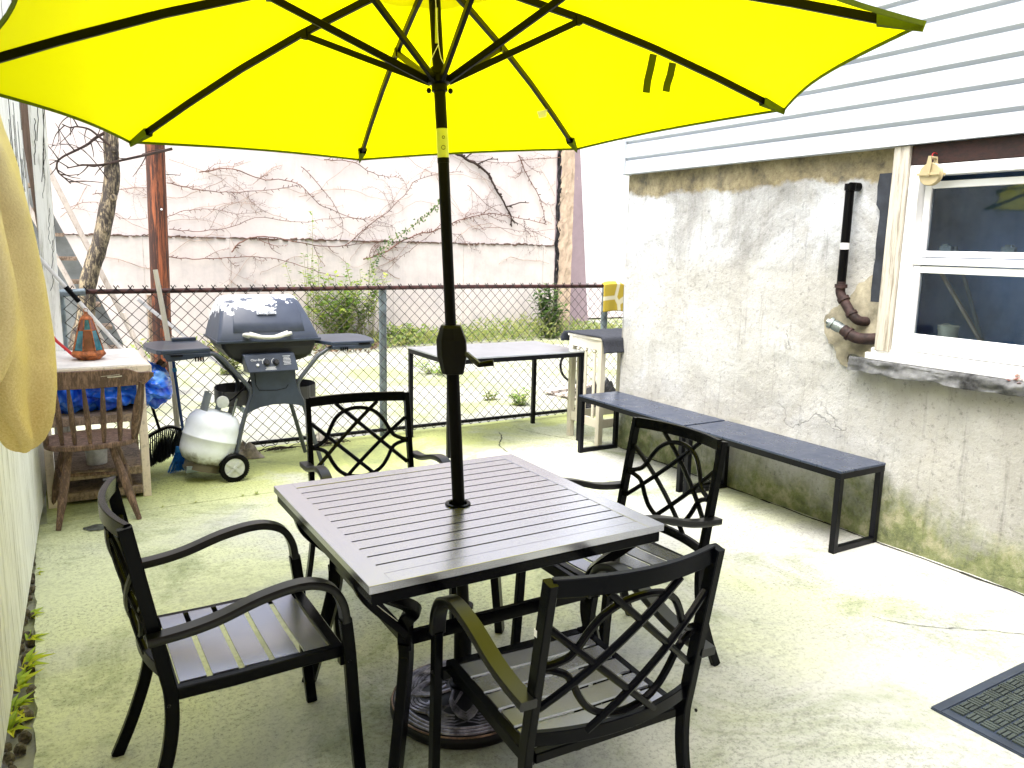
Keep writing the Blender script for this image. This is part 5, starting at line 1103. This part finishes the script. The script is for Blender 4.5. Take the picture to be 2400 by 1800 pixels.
mb = MB(); mb.tube(spline([(.98, 5.24, .50), (1.02, 5.22, .53), (1.07, 5.25, .56), (1.13, 5.3, .60), (1.2, 5.35, .70)], 6), .006, 8); tag(mb.build('gas_hose', PBLK, smooth=True), 'black gas hose running from the tank regulator into the grill', 'hose')

# ================================================================ BROOMS, BRUSH
BLUEP = simple('blue_painted_handle', (.01, .05, .20), .4)
t_ = thing('blue_broom', 'blue broom with blue bristles standing beside the propane tank', 'broom', (.73, 5.5, 0))
mb = MB(); mb.tube([(-.018, 0, .80), (.012, 0, .40), (.024, 0, .27), (.022, -.01, .17)], .010, 10); mb.build('handle', BLUEP, t_, smooth=True)
mb = MB(); mb.tube([(-.013, 0, .715), (-.008, 0, .69)], .015, 10); mb.build('grip_ring', simple('sky_blue_plastic', (.03, .25, .5), .4), t_, smooth=True)
BRB = simple('blue_bristles', (.01, .16, .60), .6, 0, .3, .4, 60)
mb = MB(); mb.bar([(-.03, 0, .165), (.06, 0, .15)], .035, .04); mb.build('head', simple('blue_head', (.02, .22, .62), .4), t_, bevel=.004)
mb = MB()
for k in range(320):
    u = random.random(); v = random.uniform(-1, 1); p0 = Vector((-.03 + .09 * u, v * .016, .150 - .01 * u)); p1 = Vector((-.085 + .195 * u + random.uniform(-.006, .006), v * .03, .006 + .022 * u + random.random() * .008)); mb.tube([p0, p0.lerp(p1, .5) + Vector((.003, 0, 0)), p1], .0017, 3)
mb.build('bristles', BRB, t_)
t_ = thing('black_broom', 'large black angled broom head behind the work table leg', 'broom', (.62, 5.6, 0))
mb = MB(); rim = spline([(-.09, 0, .235), (-.02, 0, .275), (.06, 0, .30), (.13, 0, .275), (.155, 0, .262)], 6); mb.bar(rim, .04, .018); mb.tube([(.0, 0, .285), (-.10, .03, .72)], .010, 8); mb.build('head', PBLK, t_, bevel=.002)
mb = MB()
for k in range(420):
    u = random.random(); i = min(len(rim) - 2, int(u * (len(rim) - 1))); p0 = rim[i] + Vector((0, random.uniform(-.018, .018), -.006)); p1 = Vector((-.11 + .235 * u ** .8 - .0, random.uniform(-.05, .03), .03 + .10 * u + random.random() * .02)); mb.tube([p0, p0.lerp(p1, .5) + Vector((-.004, 0, .006)), p1], .0026, 3)
mb.build('bristles', simple('black_bristles', (.012, .014, .020), .5, 0, .4), t_)
t_ = thing('scrub_brush', 'dark brush head sticking up out of the blue tarp bundle', 'brush', (.60, 5.42, .70))
mb = MB(); mb.bar([(-.03, 0, -.02), (.06, 0, .065)], .035, .018); mb.build('block', OLDWOOD, t_)
mb = MB()
for k in range(90): u = random.random(); p0 = Vector((-.025 + .08 * u, random.uniform(-.015, .015), -.01 + .075 * u)); mb.tube([p0, p0 + Vector((-.026, 0, .028))], .002, 3); mb.tube([p0, p0 + Vector((.012, 0, -.02))], .002, 3)
mb.build('bristles', simple('dark_brown_bristles', (.05, .03, .025), .7), t_)

# ================================================================ WORK TABLE WITH TARP, LANTERN
t_ = thing('work_table', 'weathered wooden work table with lower shelves in the far left corner', 'table', (.24, 5.4, 0))
def K(mb, name, m_, **k): mb.v = [(x - .24, y - 5.4, z) for x, y, z in mb.v]; return mb.build(name, m_, t_, **k)
TTOP = simple('bleached_board_top', (.74, .70, .66), .7, 0, .3, .15, 5, .3, 20)
mb = MB(); mb.span((-.06, 5.02, .795), (.515, 5.80, .822)); K(mb, 'table_top', TTOP, bevel=.003)
mb = MB(); mb.span((-.05, 5.012, .762), (.525, 5.035, .815)); mb.span((.514, 5.036, .765), (.533, 5.78, .81)); K(mb, 'edge_board', TABLEWOOD, bevel=.003)
mb = MB(); mb.span((.14, 5.008, .77), (.29, 5.011, .80)); K(mb, 'fresh_wood_chip', simple('fresh_pine', (.62, .45, .2), .7))
for x_, y_ in ((.45, 5.06), (.45, 5.68), (-.05, 5.06), (-.05, 5.68)): mb = MB(); mb.span((x_, y_, 0), (x_ + .045, y_ + .05, .762)); K(mb, 'leg', TABLEWOOD, bevel=.003)
mb = MB(); mb.span((.0, 5.07, .705), (.449, 5.09, .755)); K(mb, 'apron', simple('yellow_pine', (.58, .42, .18), .7), bevel=.002)
for z_ in (.525, .20, .075):
    mb = MB(); mb.span((-.004, 5.062, z_ - .05), (.449, 5.085, z_ - .001)); mb.span((-.004, 5.09, z_ - .02), (.48, 5.70, z_)); mb.span((.455, 5.111, z_ - .055), (.478, 5.679, z_ - .021)); K(mb, 'shelf', OLDWOOD, bevel=.003)
TARP, t, b = newmat('shiny_blue_tarp'); co = coord(t); c_ = ramp(t, tex(t, co, 5, 6, .6, 1.0), [(.35, (.0, .04, .6)), (.55, (.02, .18, .95)), (.72, (.25, .55, 1))]); t.links.new(c_, b.inputs['Base Color']); b.inputs['Roughness'].default_value = .25; b.inputs['Specular IOR Level'].default_value = .8
mb = MB()
def tarp(u, v):
    a = 2 * math.pi * v; x_ = -.05 + .73 * u; ry = .27 * (1 - .25 * u ** 3); rz_ = .112 + .02 * math.sin(u * 5) + .03 * max(0, u - .7) * 3; cz = .650 - .02 * max(0, u - .75) * 4
    if u > .86: q = math.sqrt(max(0, 1 - ((u - .86) / .14) ** 2)); ry *= q; rz_ *= q
    n_ = .04 * fbm((u * 5, math.cos(a) * 1.6, math.sin(a) * 1.6)) + .05 * abs(fbm((u * 6, math.cos(a) * 1.8, math.sin(a) * 1.8), 1, 2))
    return (x_, 5.38 + (ry + n_ * 1.3) * math.cos(a), min(.785, cz + (rz_ + n_) * math.sin(a)) if x_ < .55 else cz + (rz_ + n_) * math.sin(a))
mb.grid(tarp, 150, 120); tag(mb.build('blue_tarp', TARP, smooth=60), 'crumpled shiny blue tarp bundled on the upper shelf of the work table', 'tarp')
mb = MB(); mb.lathe([(0, 0), (.055, 0), (.062, .11), (.065, .11), (.065, .118), (.058, .118), (.052, .01), (0, .01)], 28); o = mb.build('white_bucket', simple('grimy_white_plastic', (.6, .6, .57), .5, 0, .4, .2, 18), smooth=35); o.location = (.22, 5.22, .201); tag(o, 'small grimy white bucket on the lower shelf behind the wooden chair', 'bucket')
# lantern
t_ = thing('lantern', 'rust brown faceted lantern with blue green glass panels on the work table', 'lantern', (.222, 5.33, .823))
RST = simple('orange_rust_metal', (.42, .13, .04), .6, .2, .4, .5, 25, .3, 80)
TEAL = simple('teal_glass', (.04, .18, .22), .2, 0, .6, .4, 12); BRN = simple('brown_glass', (.22, .06, .03), .3, 0, .6, .4, 12); CLR = simple('clear_grey_glass', (.6, .6, .55), .2, 0, .6, .2, 12)
n8 = 8; lv = [(0, .055), (.03, .09), (.065, .098), (.235, .038), (.25, .03)]
mb = MB(); mb.lathe([(0, 0), (.06, 0), (.098, .032), (.098, .040), (.086, .058), (0, .058)], 8, Matrix.Rotation(R(22.5), 4, 'Z')); mb.build('base', RST, t_)
def fr(z): return .086 + (.034 - .086) * (z - .058) / (.245 - .058)
mb = MB()
for i in range(n8):
    a = 2 * math.pi * i / n8 + R(22.5); mb.bar([(fr(.058) * math.cos(a), fr(.058) * math.sin(a), .058), (fr(.245) * math.cos(a), fr(.245) * math.sin(a), .245)], .006, .006)
for z_ in (.18, .245): mb.tube([(fr(z_) * math.cos(2 * math.pi * i / 8 + R(22.5)), fr(z_) * math.sin(2 * math.pi * i / 8 + R(22.5)), z_) for i in range(8)], .004, 5, closed=True)
mb.build('frame', RST, t_)
for i in range(n8):
    a0 = 2 * math.pi * i / 8 + R(22.5); a1 = a0 + math.pi / 4
    for (za, zb) in ((.060, .179), (.182, .243)):
        mb = MB()
        def c8(a, z, k=.97): return (fr(z) * k * math.cos(a), fr(z) * k * math.sin(a), z)
        mb.add([c8(a0, za), c8(a1, za), c8(a1, zb), c8(a0, zb)], [(0, 1, 2, 3)]); mb.build('glass_panel', [TEAL, BRN, CLR, BRN, TEAL, BRN, TEAL, BRN][(i + (za > .1)) % 8], t_, solid=.002)
mb = MB(); mb.lathe([(.036, .245), (.024, .262), (.012, .275), (.010, .285), (0, .29)], 8); mb.tube([(.012 * math.cos(a * .5), 0, .295 + .012 * math.sin(a * .5)) for a in range(12)], .002, 5); mb.build('cap', RST, t_)
mb = MB(); mb.tube([(.02, 5.45, .99), (.06, 5.42, .93), (.15, 5.38, .835)], .009, 10); tag(mb.build('red_handle', simple('glossy_red', (.6, .01, .01), .3), smooth=True), 'red tool handle leaning on the work table left of the lantern', 'tool handle')

# poles
POLEW = simple('white_tube', (.72, .70, .68), .4)
t_ = thing('extension_pole', 'white extension pole with black grip leaning diagonally over the fence corner', 'pole', (.43, 5.78, .83))
pa, pb = Vector((-.44, -.02, .61)), Vector((0.02, 0, -.03))
mb = MB(); mb.tube([pa, pb + (pb - pa) * .5], .0125, 10); mb.build('tube', POLEW, t_, smooth=True)
mb = MB(); mb.tube([pa.lerp(pb, .32), pa.lerp(pb, .47)], .0155, 10); mb.build('grip', PBLK, t_, smooth=True)
mb = MB(); mb.tube([(.672, 5.80, 1.345), (.70, 5.79, 1.1), (.735, 5.78, .78), (.76, 5.76, .02)], .017, 8, scale=[.9, 1, 1.05, 1.1]); tag(mb.build('wooden_stick', CREAM, smooth=True), 'pale wooden stick standing against the chain fence in front of the brown post', 'stick')

# ================================================================ WOODEN CHAIR
t_ = thing('wooden_chair', 'old brown wooden spindle back chair tucked under the work table', 'chair', (.19, 4.85, 0))
def Wc(mb, name, m_, **k): mb.v = [(x - .19, y - 4.85, z) for x, y, z in mb.v]; return mb.build(name, m_, t_, **k)
mb = MB(); P = []
for i in range(37):
    a = 2 * math.pi * i / 36; c_, s_ = math.cos(a), math.sin(a); P.append((.185 + .235 * (abs(c_) ** .75) * (1 if c_ > 0 else -1), 4.87 + .20 * (abs(s_) ** .75) * (1 if s_ > 0 else -1)))
mb.prism(P[:-1], (0, 0, .415), (1, 0, 0), (0, 1, 0), (0, 0, .032)); Wc(mb, 'seat', CHAIRWOOD, bevel=.008)
def tap(p0, p1, r0, r1, name, seg=8):
    mb = MB(); p0 = Vector(p0); p1 = Vector(p1); Q = [p0.lerp(p1, i / seg) for i in range(seg + 1)]; mb.tube(Q, 1, 10, scale=[r0 + (r1 - r0) * math.sin(math.pi * min(1, i / seg * 1.15)) ** .8 for i in range(seg + 1)]); Wc(mb, name, CHAIRWOOD, smooth=True)
for i, (bx, by) in enumerate(((.041, 4.735), (.10, 4.71), (.173, 4.697), (.239, 4.70), (.319, 4.712), (.385, 4.745))):
    tx = [.045 - .02, .085, .155, .245, .325, .43][i]; tz = .765; q_ = tx
    tap((bx, by, .44), (tx, 4.63 - .015 * math.sin(i / 5 * math.pi), .785), .009, .015 if i < 5 else .02, 'spindle')
tap((-.03, 4.775, .44), (-.06, 4.66, .79), .012, .02, 'spindle')
tap((.40, 4.77, .44), (.445, 4.645, .79), .012, .021, 'spindle')
mb = MB(); vs = []; n_ = 28
def topc(u): return (-.10 + .60 * u, 4.615 + .05 * (2 * u - 1) ** 2)
for i in range(n_ + 1):
    u = i / n_; x_, y_ = topc(u); e = abs(2 * u - 1); zt = .862 - (.028 * min(1, max(0, (e - .55) / .2))) ; zb = .765 + .0 * e + (.040 * max(0, (e - .85) / .15)); zt = zt if e < .97 else zt - .01
    vs += [(x_, y_ - .010, zb), (x_, y_ + .012, zb), (x_, y_ + .012 - .012, zt), (x_, y_ - .010 - .012, zt)]
fs = [(i * 4 + e, i * 4 + (e + 1) % 4, (i + 1) * 4 + (e + 1) % 4, (i + 1) * 4 + e) for i in range(n_) for e in range(4)] + [(0, 1, 2, 3), (n_ * 4 + 3, n_ * 4 + 2, n_ * 4 + 1, n_ * 4)]
mb.add(vs, fs); Wc(mb, 'top_rail', CHAIRWOOD, bevel=.004, smooth=40)
mb = MB(); mb.bar([(.27, 4.596, .823), (.30, 4.597, .822), (.34, 4.598, .825)], .0012, .006); mb.bar([(.24, 4.596, .828), (.33, 4.598, .834)], .0012, .002); Wc(mb, 'paint_scratch', CREAM)
def leg(p0, p1):
    mb = MB(); p0 = Vector(p0); p1 = Vector(p1); mb.tube([p0.lerp(p1, f_) for f_ in (0, .2, .45, .7, .8, 1)], 1, 8, scale=[.016, .020, .024, .022, .018, .013]); Wc(mb, 'leg', CHAIRWOOD, smooth=True)
leg((.075, 4.78, .42), (-.01, 4.65, 0)); leg((.275, 4.77, .42), (.385, 4.645, 0)); leg((.30, 4.98, .42), (.40, 5.10, 0)); leg((.06, 4.98, .42), (-.03, 5.08, 0))
mb = MB(); mb.tube([(.03, 4.72, .24), (.01, 5.03, .24)], .010, 8); mb.tube([(.335, 4.72, .22), (.36, 5.03, .22)], .010, 8); mb.tube([(.02, 4.87, .24), (.345, 4.87, .22)], .010, 8); Wc(mb, 'stretcher', CHAIRWOOD, smooth=True)

# ================================================================ YELLOW BLANKET
BLK_T, t, b = newmat('mustard_woven_cloth'); co = coord(t); wv1 = N(t, 'ShaderNodeTexWave'); wv1.inputs['Scale'].default_value = 160; wv1.inputs['Distortion'].default_value = 2; wv1.bands_direction = 'DIAGONAL'; t.links.new(co, wv1.inputs['Vector'])
n_ = tex(t, co, 9, 6, .7); f1 = tex(t, co, 330, 2, .6)
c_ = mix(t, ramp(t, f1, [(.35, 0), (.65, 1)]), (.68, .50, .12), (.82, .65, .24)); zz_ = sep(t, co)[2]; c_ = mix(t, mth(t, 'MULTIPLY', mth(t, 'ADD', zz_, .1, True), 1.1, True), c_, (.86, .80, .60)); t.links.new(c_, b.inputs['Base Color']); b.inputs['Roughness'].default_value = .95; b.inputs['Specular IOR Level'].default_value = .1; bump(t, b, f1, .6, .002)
t_ = thing('yellow_blanket', 'mustard yellow woven blanket hanging in a rounded fold at the left edge', 'blanket', (-.08, 1.5, 1.2))
outl = [(1.198, -.044), (1.203, -.026), (1.22, -.012), (1.243, -.003), (1.275, .004), (1.308, .0095), (1.345, .0125), (1.38, .014), (1.43, .011), (1.493, .005), (1.574, -.004), (1.666, -.018), (1.723, -.034), (1.80, -.045), (1.9, -.06), (2.1, -.08)]
def xr(z):
    for (a_, b_), (c_, d_) in zip(outl, outl[1:]):
        if a_ <= z <= c_: return b_ + (d_ - b_) * (z - a_) / (c_ - a_)
    return outl[-1][1]
def xl(z):
    L_ = [(1.198, -.050), (1.204, -.058), (1.215, -.066), (1.243, -.076), (1.29, -.10), (1.36, -.14), (1.45, -.17), (2.2, -.17)]
    for (a_, b_), (c_, d_) in zip(L_, L_[1:]):
        if a_ <= z <= c_: return b_ + (d_ - b_) * (z - a_) / (c_ - a_)
    return -.17
def blank(u, v, off=0, x_in=0):
    z = 1.198 + (2.1 - 1.198) * v ** 1.3; X1 = xr(z); a = math.pi * 2 * u
    t1 = min(1, (z - 1.198) / .05) ** .5
    ry = .15 * t1 * (.55 + .45 * min(1, (z - 1.198) / .2)); w_ = max(.004, (X1 - xl(z)) / 2)
    cxx = X1 - w_; fold = .019 * math.sin(a * 5 + z * 7 + 2.2 * fbm((0, z * 3, 0))) * t1 + .006 * fbm((a * 1.5, z * 9, 1))
    f2 = 1 + (fold / max(w_, .02)) * (1 - abs(math.cos(a)) ** 6)
    return (cxx + .08 + w_ * math.cos(a) * f2, (ry + fold) * math.sin(a), z - 1.2)
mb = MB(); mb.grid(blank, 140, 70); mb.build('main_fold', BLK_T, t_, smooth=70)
mb = MB()
def front(u, v):
    z = 1.300 + (2.1 - 1.300) * v ** 1.2
    pts = [(1.300, -.09), (1.337, -.062), (1.353, -.052), (1.386, -.038), (1.43, -.030), (1.48, -.029), (1.532, -.035), (1.57, -.039), (1.72, -.055), (2.1, -.09)]
    for (a_, b_), (c_, d_) in zip(pts, pts[1:]):
        if a_ <= z <= c_ + 1e-6: X1 = b_ + (d_ - b_) * (z - a_) / (c_ - a_)
    a = -math.pi * u; s_ = min(1, (z - 1.300) / .04) ** .5
    return (X1 + .08 + .014 * math.cos(a) * s_ - .014, -.165 - .02 * math.sin(-a) * s_ + .02 * 0 + (.03 if u > .99 else 0), z - 1.2)
mb.grid(front, 16, 50)
mb.grid(lambda u, v: (front(1, v)[0] - .15 * u, front(1, v)[1] - .03 + .01 * math.sin(u * 9), front(1, v)[2]), 10, 50)
mb.build('front_fold', BLK_T, t_, smooth=70)
